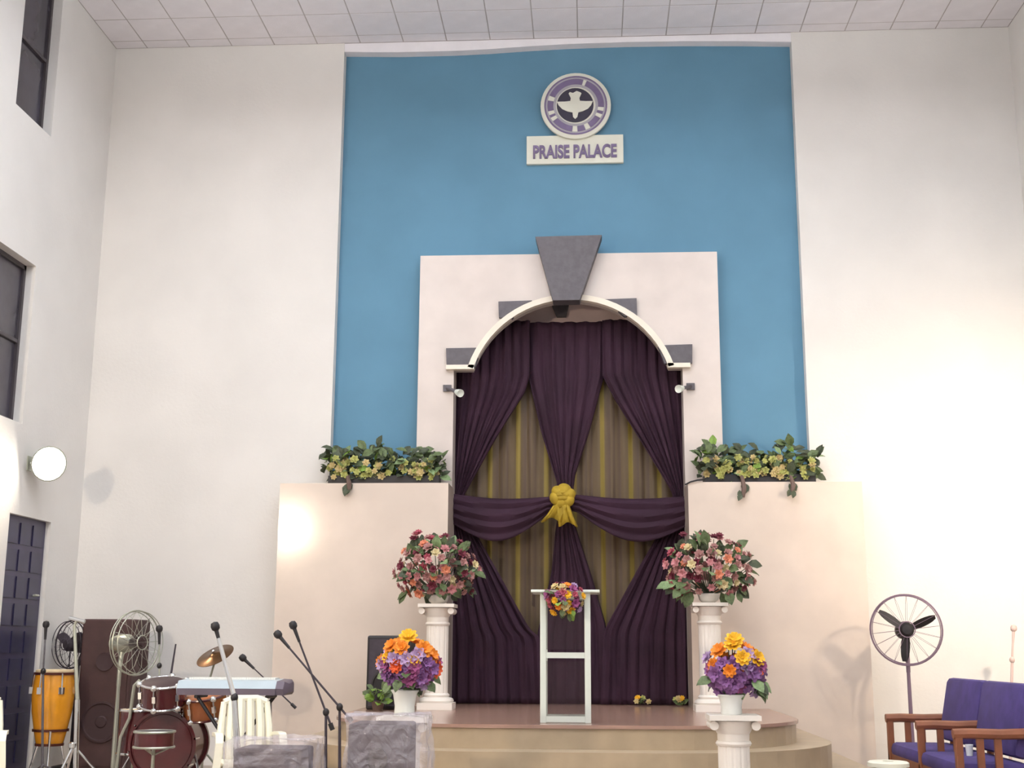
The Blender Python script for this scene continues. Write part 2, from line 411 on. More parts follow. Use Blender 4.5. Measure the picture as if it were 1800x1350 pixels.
# ------------------------------------------------------------------ windows and door in the left wall
for n, W in ((1, W1), (2, W2)):
    y0, y1, z0, z1 = W
    t = bpy.data.objects.new('window_%d' % n, None); COL.objects.link(t); t.location = (XL-0.14, (y0+y1)/2, z0); struct(t)
    b = B(); e = 0.05
    b.box((XL-0.17, y0, z0), (XL-0.11, y0+e, z1)); b.box((XL-0.17, y1-e, z0), (XL-0.11, y1, z1)); b.box((XL-0.17, y0, z0), (XL-0.11, y1, z0+e)); b.box((XL-0.17, y0, z1-e), (XL-0.11, y1, z1))
    b.box((XL-0.165, y0, z0+(z1-z0)*0.5), (XL-0.115, y1, z0+(z1-z0)*0.5+0.04))
    b.build('window_frame', 'winframe', t)
    ym = (y0+y1)/2
    B().box((XL-0.150, y0+0.03, z0+0.03), (XL-0.142, y1-0.03, z0+(z1-z0)*0.5)).build('pane', 'nightglass', t)
    B().box((XL-0.142, y0+0.03, z0+(z1-z0)*0.5+0.04), (XL-0.134, y1-0.03, z1-0.03)).build('pane', 'nightglass', t)
y0, y1, z0, z1 = D1
t = bpy.data.objects.new('door_1', None); COL.objects.link(t); t.location = (XL-0.08, (y0+y1)/2, 0); struct(t)
leaf_ = B().box((XL-0.12, y0, 0.0), (XL-0.06, y1, z1)).build('door_leaf', 'doorblue', t)
nc, nr = 3, 9
for i in range(nc):
    for j in range(nr):
        cw, ch = (y1-y0-0.1)/nc, (z1-0.12)/nr
        ya, za = y0+0.05+cw*i, 0.08+ch*j
        B().box((XL-0.07, ya+0.03, za+0.03), (XL-0.045, ya+cw-0.03, za+ch-0.03)).build('panel', 'doorpanel', leaf_)
hp = atx(66, 1047, XL)
B().path([(XL-0.06, hp.y-0.02, hp.z), (XL+0.02, hp.y-0.02, hp.z), (XL+0.02, hp.y-0.12, hp.z)], 0.012).build('door_handle', 'steel', leaf_)
t2 = B(); t2.box((XL-0.02, y0-0.07, 0), (XL+0.015, y0, z1+0.07)); t2.box((XL-0.02, y1, 0), (XL+0.015, y1+0.05, z1+0.07)); t2.box((XL-0.02, y0, z1), (XL+0.015, y1, z1+0.05))

# ------------------------------------------------------------------ flood lamps
def flood(pos, aim, label, power, cone=None, size=0.22, blend=0.6, wall=None):
    pos = Vector(pos); d = (Vector(aim)-pos).normalized(); m = align(d)
    t = thing('flood_lamp', pos, label, 'lamp', 'flood lamps on the side walls')
    b = B(); b.lathe([(0.05, -0.18), (0.10, -0.15), (0.12, -0.06), (0.19, 0.0), (0.20, 0.02), (0.185, 0.022), (0.18, 0.0), (0.06, -0.05)], pos, 20, m, cap=True); b.build('housing', 'steel', t, True)
    B().lathe([(0.001, 0.012), (0.178, 0.008), (0.178, -0.002), (0.001, -0.002)], pos, 20, m).build('lens', 'lamp_glass', t, True)
    b = B(); wp = Vector((wall, pos.y, pos.z)); bk = pos-d*0.10
    b.path([wp, (wp+bk)/2+Vector((0, 0, 0.02)), bk], 0.015); b.cbox(wp, (0.03, 0.12, 0.16)); b.build('bracket', 'steel', t)
    ld = bpy.data.lights.new('flood_light', 'SPOT'); ld.energy = power; ld.color = WARM; ld.spot_size = cone or 2.6; ld.spot_blend = blend; ld.shadow_soft_size = 0.09
    lo = bpy.data.objects.new('flood_light', ld); COL.objects.link(lo); lo.parent = t; lo.location = d*0.06
    lo.rotation_euler = d.to_track_quat('-Z', 'Y').to_euler()
    return t
lp = atx(85, 815, XL+0.22)
flood(lp, (1.5, -9, 1.0), 'round flood lamp glowing white on the left wall above the dark door', FLOOD_L, wall=XL, cone=2.9)
flood((XL+0.3, -10.2, 3.65), (-2.6, 0, 1.2), 'round flood lamp on the left wall of the nave, mirrored in the polished cladding', FLOOD_BACK, wall=XL, cone=1.75)
flood((XR-0.35, -3.1, 3.25), at(1735, 930, 0), 'round flood lamp on the right wall aimed at the front corner', FLOOD_R, wall=XR, cone=2.2, blend=0.9)

# ------------------------------------------------------------------ emblem and sign on the blue wall
YE = 0.095
c = at(1012, 188, YE); s_ = 1/ppm(YE)
t = thing('emblem', (c.x, YE, c.z-0.45), 'round white and purple emblem with a white dove on a dark disc', 'emblem')
B().box((c.x-0.2, YE, c.z-0.25), (c.x+0.2, 0.148, c.z+0.25)).build('mount', 'sign', t)
mY = Matrix.Rotation(PI/2, 3, 'X')             # lathe axis +Z -> -Y
B().lathe([(66*s_, 0.0), (66*s_, 0.04), (62*s_, 0.05), (0.001, 0.05)], c, 48, mY).build('disc', 'sign', t, True)
def annulus(r0, r1, y0, y1, aa, ab, n, name, m, par=None):
    b = B()
    for i in range(n):
        p, q = aa+(ab-aa)*i/n, aa+(ab-aa)*(i+1)/n
        b.prism([(c.x+r*math.cos(a), c.z+r*math.sin(a)) for r, a in ((r0*s_, p), (r1*s_, p), (r1*s_, q), (r0*s_, q))], y0, y1)
    return b.build(name, m, par or t)
annulus(56, 59, YE-0.056, YE-0.049, 0, 2*PI, 64, 'outer_line', 'ink')
band = annulus(37, 56.5, YE-0.053, YE-0.049, 0, 2*PI, 64, 'tint_band', 'ringtint')
# lettering band: purple runs separated by pale gaps
gaps = [(70, 4), (163, 6), (197, 5), (212, 5), (268, 6), (296, 6), (334, 5), (350, 5)]
edges = []
for i, (g, hgap) in enumerate(gaps):
    n_, h2 = gaps[(i+1) % len(gaps)]; e1 = n_-h2 + (360 if i == len(gaps)-1 else 0)
    edges.append((g+hgap, e1))
for e0, e1 in edges:
    if e1-e0 > 3: annulus(42, 53, YE-0.058, YE-0.052, math.radians(e0), math.radians(e1), max(2, int((e1-e0)/5)), 'letter_band', 'ink', band)
for g, hgap in gaps: annulus(42, 53, YE-0.057, YE-0.052, math.radians(g-hgap+1), math.radians(g+hgap-1), 2, 'pale_mark', 'sign', band)
B().lathe([(34.5*s_, 0.0), (34.5*s_, 0.056), (0.001, 0.056)], c+Vector((-1*s_, 0, 0)), 40, mY).build('dark_disc', 'ink_dark', t, True); ddisc = COL.objects[-1]
dove = [(-10, 26), (-4, 24), (3, 28), (10, 25), (12, 23), (8, 14), (9, 8), (20, 7), (33, 7), (30, -1), (24, -8), (14, -13), (6, -15), (4, -24), (0, -28), (-4, -24), (-5, -15), (-14, -13), (-24, -8), (-31, 0), (-34, 7), (-20, 7), (-9, 8), (-8, 14), (-12, 23)]
B().prism([(c.x+(x-1)*s_, c.z+y*s_) for x, y in dove], YE-0.066, YE-0.055).build('dove', 'sign', ddisc)
YE = 0.15
p0, p1 = at(926, 242, YE), at(1096, 288, YE); p0b = at(1096, 240, YE)
t = thing('name_board', ((p0.x+p1.x)/2, YE, p1.z), 'white board reading PRAISE PALACE in purple letters under the round emblem', 'sign')
B().cbox(((p0.x+p1.x)/2, YE-0.025, (p0.z+p1.z)/2), (p1.x-p0.x, 0.05, p0.z-p1.z), bev=0.006).build('board', 'sign', t); board = COL.objects[-1]
cu = bpy.data.curves.new('lettering', 'FONT'); cu.body = 'PRAISE PALACE'; cu.align_x = 'CENTER'; cu.size = 1.0; cu.extrude = 0.012; cu.offset = 0.03
tmp = bpy.data.objects.new('lettering_tmp', cu); COL.objects.link(tmp); bpy.context.view_layer.update()
me = bpy.data.meshes.new_from_object(tmp.evaluated_get(bpy.context.evaluated_depsgraph_get())); bpy.data.objects.remove(tmp)
xs_ = [v.co.x for v in me.vertices]; zs_ = [v.co.y for v in me.vertices]
tw, th = 156*s_, 27*s_; sx = tw/(max(xs_)-min(xs_)); sz = th/(max(zs_)-min(zs_)); mx_ = (max(xs_)+min(xs_))/2; mn = min(zs_)
bcx, bcz = (p0.x+p1.x)/2, at(1011, 281, YE).z
for v in me.vertices:
    v.co = Vector((bcx+(v.co.x-mx_)*sx, YE-0.052-v.co.z, bcz+(v.co.y-mn)*sz)) - t.location
me.materials.clear(); me.materials.append(MATS['ink'])
o = bpy.data.objects.new('lettering', me); COL.objects.link(o); o.parent = board

# ------------------------------------------------------------------ curtain
YC = 0.32
zt, zb = at(1000, 563, YC).z, ZP+0.005
def zx(tab, Y): return sorted([(at(x, y, Y).z, at(x, y, Y).x) for y, x in tab])
def drape(b, left, right, Y, z0, z1, n_pl, amp, nx=60, nz=40, ph=0.0):
    vs = []
    for j in range(nz+1):
        z = z0+(z1-z0)*j/nz; xl, xr = lerp_tab(left, z), lerp_tab(right, z)
        for i in range(nx+1):
            u = i/nx; k = min(1.0, (xr-xl)/0.5)
            yy = Y + amp*(0.35+0.65*k)*(math.sin(2*PI*n_pl*u+ph+0.6*math.sin(3*z)) + 0.35*math.sin(2*PI*n_pl*2.3*u+1.3+z))
            vs.append((xl+(xr-xl)*u, yy, z))
    b.add(vs, [(j*(nx+1)+i, j*(nx+1)+i+1, (j+1)*(nx+1)+i+1, (j+1)*(nx+1)+i) for j in range(nz) for i in range(nx)])
def cloth(o, th=0.012):
    md = o.modifiers.new('thickness', 'SOLIDIFY'); md.thickness = th; md.offset = 0
    return o
cur = thing('curtain', (xc, YC, ZP), 'dark purple curtain draped over a gold striped cloth in the arched niche', 'curtain')
xo0, xo1 = xJ0-0.02, xJ1+0.02
b = B(); drape(b, [(0, xo0)], [(0, xo1)], YC+0.22, zb, zt, 17, 0.014, 120, 6); cloth(b.build('striped_backing', 'gold_stripe', cur, True))
LI = [(562, 931), (660, 931), (690, 922), (770, 872), (868, 817), (900, 812), (940, 838), (1030, 889), (1104, 930), (1122, 950), (1240, 955)]
CL = [(562, 926), (660, 928), (760, 952), (850, 980), (890, 984), (934, 976), (1007, 969), (1115, 944), (1240, 938)]
CR = [(562, 1064), (660, 1062), (760, 1035), (833, 1011), (890, 1003), (938, 1015), (1020, 1042), (1100, 1065), (1240, 1072)]
RI = [(562, 1059), (660, 1059), (700, 1080), (780, 1130), (865, 1182), (900, 1186), (940, 1157), (1010, 1116), (1080, 1077), (1112, 1060), (1240, 1055)]
b = B(); drape(b, [(0, xo0)], zx(LI, YC), YC, zb, zt, 7, 0.022, 70, 60); cloth(b.build('side_drape', 'aubergine', cur, True))
b = B(); drape(b, zx(RI, YC), [(0, xo1)], YC, zb, zt, 7, 0.022, 70, 60, 1.0); cloth(b.build('side_drape', 'aubergine', cur, True))
b = B(); drape(b, zx(CL, YC+0.06), zx(CR, YC+0.06), YC+0.09, zb, zt, 5, 0.022, 50, 60, 0.5); cloth(b.build('centre_drape', 'aubergine', cur, True))
def swag(xpx0, xpx1, flip):
    Y = YC-0.12; vs = []; n, mrow = 40, 16
    A = at(xpx0, 868, Y); C_ = at(xpx1, 872, Y)
    for j in range(mrow+1):
        v = j/mrow
        for i in range(n+1):
            u = i/n; uu = 1-u if flip else u
            topz = A.z + (C_.z-A.z)*u - 0.05*math.sin(PI*u)
            botz = topz - (0.36*(1-uu)**1.0 + 0.20*uu + 0.30*math.sin(PI*min(1, uu*1.08))*0.75)
            botz = max(botz, topz-0.53)
            vs.append((A.x+(C_.x-A.x)*u, Y - 0.05*math.sin(PI*v) + 0.018*math.sin(v*22+2.2*math.sin(PI*u)), topz+(botz-topz)*v))
    b = B().add(vs, [(j*(n+1)+i, j*(n+1)+i+1, (j+1)*(n+1)+i+1, (j+1)*(n+1)+i) for j in range(mrow) for i in range(n)])
    cloth(b.build('swag', 'aubergine', cur, True), 0.016)
swag(796, 975, False); swag(1002, 1206, True)
# yellow bow: gathered rosette with two tails
Yb = YC-0.22; c = at(989, 872, Yb)
bow = thing('bow', (c.x, Yb, c.z-0.3), 'yellow cloth bow knotted at the middle of the dark curtain', 'bow')
b = B()
for k in range(6):
    a = 2*PI*k/6+0.3; m = Matrix.Rotation(-a, 3, 'Y')
    b.sphere(c+Vector((0.075*math.cos(a), 0.0, 0.07*math.sin(a))), 0.088, (1.0, 0.75, 0.85+0.2*(k % 2)), 10, m)
for k in range(5):
    a = 2*PI*k/5+0.3; b.sphere(c+Vector((0.035*math.cos(a), -0.05, 0.035*math.sin(a))), 0.045, (1, .7, .7), 8)
b.build('rosette', 'yellow_cloth', bow, True)
def tail(pts, w0, w1):
    vs = []; n = len(pts)
    for i, (x, y) in enumerate(pts):
        p = at(x, y, Yb-0.02); ww = w0+(w1-w0)*i/(n-1)
        for k in range(9):
            u = k/8-0.5; vs.append((p.x+u*ww, p.y+0.02*math.sin(u*14), p.z+0.03*math.cos(u*6)))
    return B().add(vs, [(i*9+k, i*9+k+1, (i+1)*9+k+1, (i+1)*9+k) for i in range(n-1) for k in range(8)])
cloth(tail([(985, 885), (978, 900), (969, 914)], 0.16, 0.24).build('tail', 'yellow_cloth', bow, True), 0.02)
cloth(tail([(990, 885), (994, 905), (999, 922)], 0.14, 0.22).build('tail', 'yellow_cloth', bow, True), 0.02)

# small spot fittings on the jambs
for x0, y0_, x1, y1_, sd in ((786, 682, 806, 690, 'left'), (1214, 679, 1196, 683, 'right')):
    p = at(x0, y0_, YS-0.03); q = at(x1, y1_, YS-0.22)
    t = thing('spot_lamp', (p.x, YS, p.z), 'small dark spot fitting with pale head on the %s jamb of the arch' % sd, 'lamp', 'spot fittings on the arch jambs')
    b = B(); b.cbox((p.x, YS-0.015, p.z), (0.10, 0.03, 0.08)); b.tube((p.x, YS-0.02, p.z), q, 0.022); b.build('arm', 'stone_dark', t)
    d = (q-p).normalized(); B().lathe([(0.03, -0.05), (0.048, 0.03), (0.048, 0.05), (0.035, 0.045)], q, 14, align(d)).build('head', 'alu', t, True)

# ------------------------------------------------------------------ flowers
def petal_mesh(name, m, npet=6, layers=2, cup=0.35):
    b = B()
    for L in range(layers):
        rr = 1.0-0.35*L
        for k in range(npet):
            a = 2*PI*(k+0.5*L)/npet; ca, sa = math.cos(a), math.sin(a); wd = 0.42*rr
            def P(r, s, z): return (r*ca - s*sa, r*sa + s*ca, z)
            z1_, z2_ = 0.18+cup*0.5*(L+0.5), 0.05+cup*(L+0.6)
            b.add([P(0.08, 0, 0), P(0.55*rr, wd, z1_), P(1.0*rr, 0.12*rr, z2_), P(1.0*rr, -0.12*rr, z2_), P(0.55*rr, -wd, z1_), P(0.6*rr, 0, z1_-0.1)],
                  [(0, 5, 1), (1, 5, 2), (2, 5, 3), (3, 5, 4), (4, 5, 0)])
    b.lathe([(0.14, 0.0), (0.18, 0.2), (0.06, 0.34)], (0, 0, 0), 6)
    me = bpy.data.meshes.new(name); me.from_pydata(b.v, [], b.f); me.materials.append(MATS[m]); return me
def leaf_mesh(name, m, wd=0.32):
    vs = []; fs = []
    for i, (t_, hw, z) in enumerate(((0, 0.02, 0), (0.3, wd*0.8, 0.06), (0.6, wd, 0.02), (0.85, wd*0.5, -0.08), (1.0, 0.01, -0.18))):
        vs += [(hw, t_, z+0.05), (0, t_, z), (-hw, t_, z+0.05)]
    for i in range(4):
        fs += [(i*3, i*3+1, i*3+4, i*3+3), (i*3+1, i*3+2, i*3+5, i*3+4)]
    me = bpy.data.meshes.new(name); me.from_pydata(vs, [], fs); me.materials.append(MATS[m]); return me
FL = {}
for n in [k for k in MATS if k.startswith('f_')]:
    FL[n] = petal_mesh('flower', n, 6 if n not in ('f_yellow', 'f_orange', 'f_red') else 8, 2)
LF = {n: leaf_mesh('leaf', n) for n in ('leaf', 'leaf_pale', 'leaf_dark', 'leaf_bright')}
def put(me, name, root, pos, d, size, roll):
    o = bpy.data.objects.new(name, me); COL.objects.link(o); o.parent = root
    o.location = Vector(pos)-root.location
    o.rotation_euler = align(d, roll).to_euler(); o.scale = (size,)*3
    return o
def put_leaf(root, me, pos, d, size):
    d = Vector(d).normalized(); upv = Vector((random.uniform(-.4, .4), -0.6, random.uniform(0.2, 1))).normalized()
    x = d.cross(upv).normalized(); z = x.cross(d)
    o = bpy.data.objects.new('leaf', me); COL.objects.link(o); o.parent = root
    o.location = Vector(pos)-root.location
    o.rotation_euler = Matrix(((x.x, d.x, z.x), (x.y, d.y, z.y), (x.z, d.z, z.z))).to_euler(); o.scale = (size,)*3
    return o
def bouquet(root, c, rad, flowers, leaves, fsz, lsz, zmin=-0.7, stems_to=None, back=0.6):
    c = Vector(c); placed = []
    for m, cnt, zlo, zhi in flowers:
        for _ in range(cnt):
            best = None
            for _try in range(14):
                d = Vector((random.gauss(0, 1), random.gauss(-back*0.7, 1), random.gauss(0.15, 1))).normalized()
                if not (max(zmin, zlo) <= d.z <= zhi): continue
                r = random.uniform(0.74, 1.0); p = Vector((d.x*rad[0]*r, d.y*rad[1]*r, d.z*rad[2]*r))
                ds = min([(p-q).length for q in placed] or [9])
                if best is None or ds > best[0]: best = (ds, p, d)
            if best is None: continue
            placed.append(best[1]); put(FL[m], 'flower', root, c+best[1], best[2]+Vector((0, -0.35, 0.1)), fsz*random.uniform(0.8, 1.2), random.random()*6)
    for m, cnt, zlo, zhi in leaves:
        for _ in range(cnt):
            for _try in range(30):
                d = Vector((random.gauss(0, 1), random.gauss(-0.2, 0.9), random.gauss(0, 1))).normalized()
                if zlo <= d.z <= zhi: break
            r = random.uniform(0.55, 0.9)
            put_leaf(root, LF[m], c+Vector((d.x*rad[0]*r, d.y*rad[1]*r, d.z*rad[2]*r)), d+Vector((random.uniform(-.3, .3), 0, random.uniform(-.3, .3))), lsz*random.uniform(0.7, 1.3))
    if stems_to is not None:
        b = B()
        for p in placed[::2]: b.tube(stems_to, c+p*0.95, 0.005, 0.004, 5)
        b.build('stems', 'leaf_dark', root)

def column(name, px, ytop, ybot_z, Y, shaft_px, cap_px, label, group):
    k = 1/ppm(Y); p = at(px, ytop, Y); x, zt_ = p.x, p.z; sh, cp = shaft_px*k, cap_px*k; h = zt_-ybot_z
    t = thing(name, (x, Y, ybot_z), label, 'pedestal', group)
    b = B()
    b.box((x-cp*0.5, Y-cp*0.5, ybot_z), (x+cp*0.5, Y+cp*0.5, ybot_z+0.07)); b.build('plinth', 'white_paint', t)
    B().lathe([(cp*0.47, 0.07), (cp*0.50, 0.09), (cp*0.47, 0.115), (sh*0.56, 0.13), (sh*0.60, 0.15), (sh*0.52, 0.17)], (x, Y, ybot_z), 28).build('base_moulding', 'white_paint', t, True)
    # fluted round shaft
    b = B(); n = 48; vs = []; zz = [0.17, h-0.36*cp-0.09]
    for z in zz:
        for i in range(n):
            r = sh*0.5*(1.0 if i % 4 < 3 else 0.95); vs.append((x+r*math.cos(2*PI*i/n), Y+r*math.sin(2*PI*i/n), ybot_z+z))
    b.add(vs, [(i, (i+1) % n, n+(i+1) % n, n+i) for i in range(n)]); b.build('shaft', 'white_paint', t)
    hc = h-0.36*cp-0.09
    B().lathe([(sh*0.53, hc-0.005), (sh*0.57, hc+0.012), (sh*0.53, hc+0.03), (sh*0.5, hc+0.032), (sh*0.51, hc+0.09)], (x, Y, ybot_z), 28).build('collar', 'white_paint', t, True)
    hb = hc+0.085
    cpb = B().lathe([(sh*0.52, hb), (sh*0.60, hb+0.10*cp), (cp*0.47, hb+0.26*cp)], (x, Y, ybot_z), 28)
    for sx_ in (-1, 1):
        cpb.tube((x+sx_*cp*0.42, Y-cp*0.42, ybot_z+hb+0.17*cp), (x+sx_*cp*0.42, Y+cp*0.42, ybot_z+hb+0.17*cp), 0.09*cp, None, 14)
    cpb.build('capital', 'white_paint', t, True)
    B().box((x-cp*0.52, Y-cp*0.52, zt_-0.10*cp), (x+cp*0.52, Y+cp*0.52, zt_)).build('abacus', 'white_paint', t)
    return t, Vector((x, Y, zt_))
YT, YF = -1.1, -5.0
_, cl = column('pedestal_column', 770, 1062, ZP, YT, 38, 60, 'tall white column on the platform left of the curtain', 'white columns on the platform')
_, cr = column('pedestal_column', 1246, 1060, ZP, YT, 38, 58, 'tall white column on the platform right of the curtain', 'white columns on the platform')
_, fl = column('pedestal_column', 712, 1259, 0.0, YF, 53, 82, 'low white column behind the plastic wrapped speaker', 'low white columns before the steps')
_, fr_ = column('pedestal_column', 1288, 1256, 0.0, YF, 53, 82, 'low white column right of the steps, nearest the camera', 'low white columns before the steps')

def big_arrangement(cpt, px, py, rxp, rzp, label):
    k = 1/ppm(YT); t = thing('flower_arrangement', cpt, label, 'flowers', 'large mixed arrangements on the tall columns')
    x, Y, z = cpt
    B().lathe([(0.06, 0), (0.10, 0.03), (0.12, 0.09), (0.11, 0.10), (0.02, 0.09)], cpt, 18).build('bowl', 'white_paint', t, True)
    c = at(px, py, Y)
    bouquet(t, c, (rxp*k, 0.34, rzp*k),
            [('f_dusty', 40, -1, 1), ('f_pink', 24, -1, 1), ('f_rose', 12, -1, 1), ('f_wine', 14, -.8, 1), ('f_cream', 14, -1, .9), ('f_salmon', 12, -.9, .8)],
            [('leaf', 30, -1, 1), ('leaf_dark', 34, -1, 1), ('leaf_pale', 24, -.8, .9)], 0.052, 0.15, -0.75, (x, Y, z+0.08))
    for _ in range(5):                              # sprigs standing out at the crown
        px_, py_ = px+random.uniform(-45, 35), py-rzp*random.uniform(0.95, 1.15)
        p = at(px_, py_, Y-0.1)
        put(FL[random.choice(['f_wine', 'f_rose', 'f_pink'])], 'flower', t, p, (0, -0.6, 0.8), 0.05, 0)
        put_leaf(t, LF['leaf_dark'], p+Vector((0, 0.02, -0.03)), (random.uniform(-.4, .4), 0, -1), 0.16)
big_arrangement(cl, 768, 1003, 76, 58, 'large dome of pink, wine and cream flowers on the left tall column')
big_arrangement(cr, 1246, 1003, 80, 58, 'large dome of pink, red and cream flowers on the right tall column')

def small_bouquet(cpt, px, pyv, pyc, rxp, rzp, label, vlabel):
    k = 1/ppm(YF); x, Y, z = cpt
    p = at(px, pyv, Y)
    v = thing('flower_vase', (p.x, Y, z), vlabel, 'vase', 'white vases on the low columns')
    hz = p.z-z; 
    B().lathe([(0.075, 0.0), (0.082, 0.01), (0.078, hz*0.4), (0.092, hz*0.85), (0.108, hz), (0.098, hz), (0.07, hz*0.3)], (p.x, Y, z), 24).build('vase_body', 'white_gloss', v, True); vb = COL.objects[-1]
    B().torus((p.x, Y, z+hz), 0.104, 0.008, None, 24, 6).build('vase_rim', 'white_gloss', vb, True)
    t = thing('flower_bouquet', (p.x, Y, p.z), label, 'flowers', 'orange and purple bouquets')
    c = at(px+8, pyc, Y)
    bouquet(t, c, (rxp*k, 0.20, rzp*k),
            [('f_yellow', 5, 0.15, 1), ('f_orange', 10, -.1, 1), ('f_red', 2, -.3, .5), ('f_purple', 24, -.8, .35), ('f_lilac', 13, -.8, .5), ('f_magenta', 8, -.8, .2)],
            [('leaf', 7, -1, -.4), ('leaf_pale', 11, -1, -.4), ('leaf_dark', 5, -1, -.2)], 0.064, 0.12, -0.85, (p.x, Y, p.z+0.01))
    put(FL['f_yellow'], 'flower', t, at(px+6, pyc-rzp*1.02, Y-0.05), (0, -0.7, 0.7), 0.075, 0)
small_bouquet(fl, 712, 1214, 1167, 50, 46, 'bouquet of orange and purple flowers in front of the black speaker', 'white tapered vase on the left low column')
small_bouquet(fr_, 1285, 1222, 1175, 50, 48, 'bouquet of orange and purple flowers at the right of the steps', 'white tapered vase on the right low column')

# planters on the cladding ledge
def planter(xa, xb, ytop, label, drops):
    Y = -0.20; A, C_ = at(xa, 850, Y), at(xb, 850, Y); z = zL
    t = thing('planter', ((A.x+C_.x)/2, Y, z), label, 'planter', 'leafy planters on the cladding ledges')
    b = B(); b.box((A.x+0.06, Y-0.14, z), (C_.x-0.06, Y+0.12, z+0.10)); b.build('trough', 'black', t)
    n = 290
    for i in range(n):
        u = (i+random.random())/n; x = A.x+(C_.x-A.x)*u
        hh = random.random(); zz = z+0.07+0.36*hh*(0.75+0.35*math.sin(9*u+1.0)**2)
        m = random.choices(['leaf', 'leaf_dark', 'leaf_pale', 'leaf_bright'], [7, 9, 1, 1])[0]
        put_leaf(t, LF[m], (x, Y+random.uniform(-0.16, 0.1), zz), (random.gauss(0, 0.8), random.uniform(-1, 0.3), random.uniform(-0.3, 1.1)), random.uniform(0.10, 0.17))
    for i in range(70):
        u = random.random(); x = A.x+0.08+(C_.x-A.x-0.16)*u
        put(FL[random.choice(['f_lime', 'f_lime', 'f_buff'])], 'flower', t, (x, Y-random.uniform(0.10, 0.19), z+random.uniform(0.06, 0.30)), (random.uniform(-.4, .4), -1, 0.3), random.uniform(0.035, 0.055), 0)
    for dx, dy in drops:                             # stems trailing over the edge
        p = at(dx, 848, -0.38); q = at(dx+2, dy, -0.47)
        B().path([p+Vector((0, 0.12, 0.10)), p+Vector((0, -0.04, 0.06)), (p+q)/2+Vector((0.015, -0.05, 0.02)), q], [0.012, 0.02, 0.03, 0.022], 8).build('trailing_stem', 'stem', t, True)
        for _ in range(5): put_leaf(t, LF['leaf_dark'], p.lerp(q, random.random()*0.8)+Vector((random.uniform(-.04, .04), -0.03, 0)), (random.uniform(-.6, .6), -0.4, -1), 0.10)
planter(572, 782, 785, 'long planter of dark leaves and pale blooms on the left ledge', [(612, 862)])
planter(1228, 1440, 775, 'long planter of dark leaves and pale blooms on the right ledge', [(1304, 874), (1390, 866)])
# black cable on the right ledge
b = B(); b.path([at(x, y, -0.435) + Vector((0, 0, 0.0)) for x, y in ((1204, 852), (1214, 847), (1226, 844), (1240, 843))], 0.009, 6)
tag(b.build('cable', 'black', origin=at(1220, 848, -0.435)), 'thin black cable lying along the ledge beside the right planter', 'cable')

# ------------------------------------------------------------------ lectern with posy
YLc = -3.50; k = 1/ppm(YLc)
xl_, xr_ = at(955, 1150, YLc).x, at(1033, 1150, YLc).x; ztp = at(993, 1042, YLc).z; zm = at(993, 1152, YLc).z
t = thing('lectern', ((xl_+xr_)/2, YLc, ZP), 'white framed lectern with clear panels at the platform edge', 'lectern')
pw = 0.055; dp = 0.34
for yy in (YLc, YLc+dp):
    for xx in (xl_, xr_):
        B().cbox((xx, yy, (ZP+ztp)/2), (pw, pw, ztp-ZP), bev=0.006).build('post', 'alu', t)
for yy in (YLc, YLc+dp):
    for zz in (ZP+0.035, zm, ztp-0.03):
        B().cbox(((xl_+xr_)/2, yy, zz), (xr_-xl_-pw, 0.045, 0.05)).build('cross_rail', 'alu', t)
for xx in (xl_, xr_):
    for zz in (ZP+0.035, zm): B().cbox((xx, YLc+dp/2, zz), (0.04, dp-pw, 0.045)).build('side_rail', 'alu', t)
x0, x1 = at(934, 1042, YLc).x, at(1054, 1042, YLc).x
B().cbox(((x0+x1)/2, YLc+dp/2-0.02, ztp+0.012), (x1-x0, dp+0.14, 0.024), bev=0.005).build('top', 'alu', t)
B().cbox(((xl_+xr_)/2, YLc+0.012, (zm+ZP)/2), (xr_-xl_-pw, 0.008, zm-ZP-0.1)).build('front_panel', 'acrylic', t)
B().cbox(((xl_+xr_)/2, YLc+0.012, (zm+ztp)/2), (xr_-xl_-pw, 0.008, ztp-zm-0.1)).build('front_panel', 'acrylic', t)
for xx, s1 in ((x0+0.012, 1), (x1-0.012, -1)):
    B().cbox((xx, YLc+dp/2-0.02, ztp-0.06), (0.010, dp+0.10, 0.115)).build('side_wing', 'acrylic', t)
pb = at(992, 1052, YLc-0.12)
t = thing('flower_posy', (pb.x, YLc-0.10, ztp+0.03), 'small posy of yellow and magenta flowers hung on the lectern front', 'flowers')
bouquet(t, pb, (34*k, 0.085, 28*k), [('f_yellow', 9, -1, 1), ('f_buff', 7, -1, 1), ('f_magenta', 12, -1, 1), ('f_rose', 10, -1, 1), ('f_orange', 2, -1, 1), ('f_lilac', 3, -1, 1)],
        [('leaf', 7, -1, .3), ('leaf_bright', 4, -1, 0)], 0.038, 0.09, -1)
# fallen yellow flower sprays at the hem
for px_, py_, lb in ((1198, 1228, 'small yellow flower spray lying at the right end of the curtain hem'), (1130, 1226, 'small olive yellow spray lying along the curtain hem')):
    p = at(px_, py_, 0.05); p.z = ZP
    t = thing('flower_spray', p, lb, 'flowers', 'sprays lying at the curtain hem')
    for i in range(5): put(FL[('f_yellow', 'f_buff', 'f_lime')[i % 3]], 'flower', t, p+Vector((random.uniform(-.08, .08), random.uniform(-.05, .03), random.uniform(.03, .10))), (random.uniform(-.5, .5), -1, .6), 0.036, 0)
    for i in range(4): put_leaf(t, LF['leaf'], p+Vector((random.uniform(-.05, .05), 0, 0.02)), (random.uniform(-1, 1), -.3, .3), 0.10)

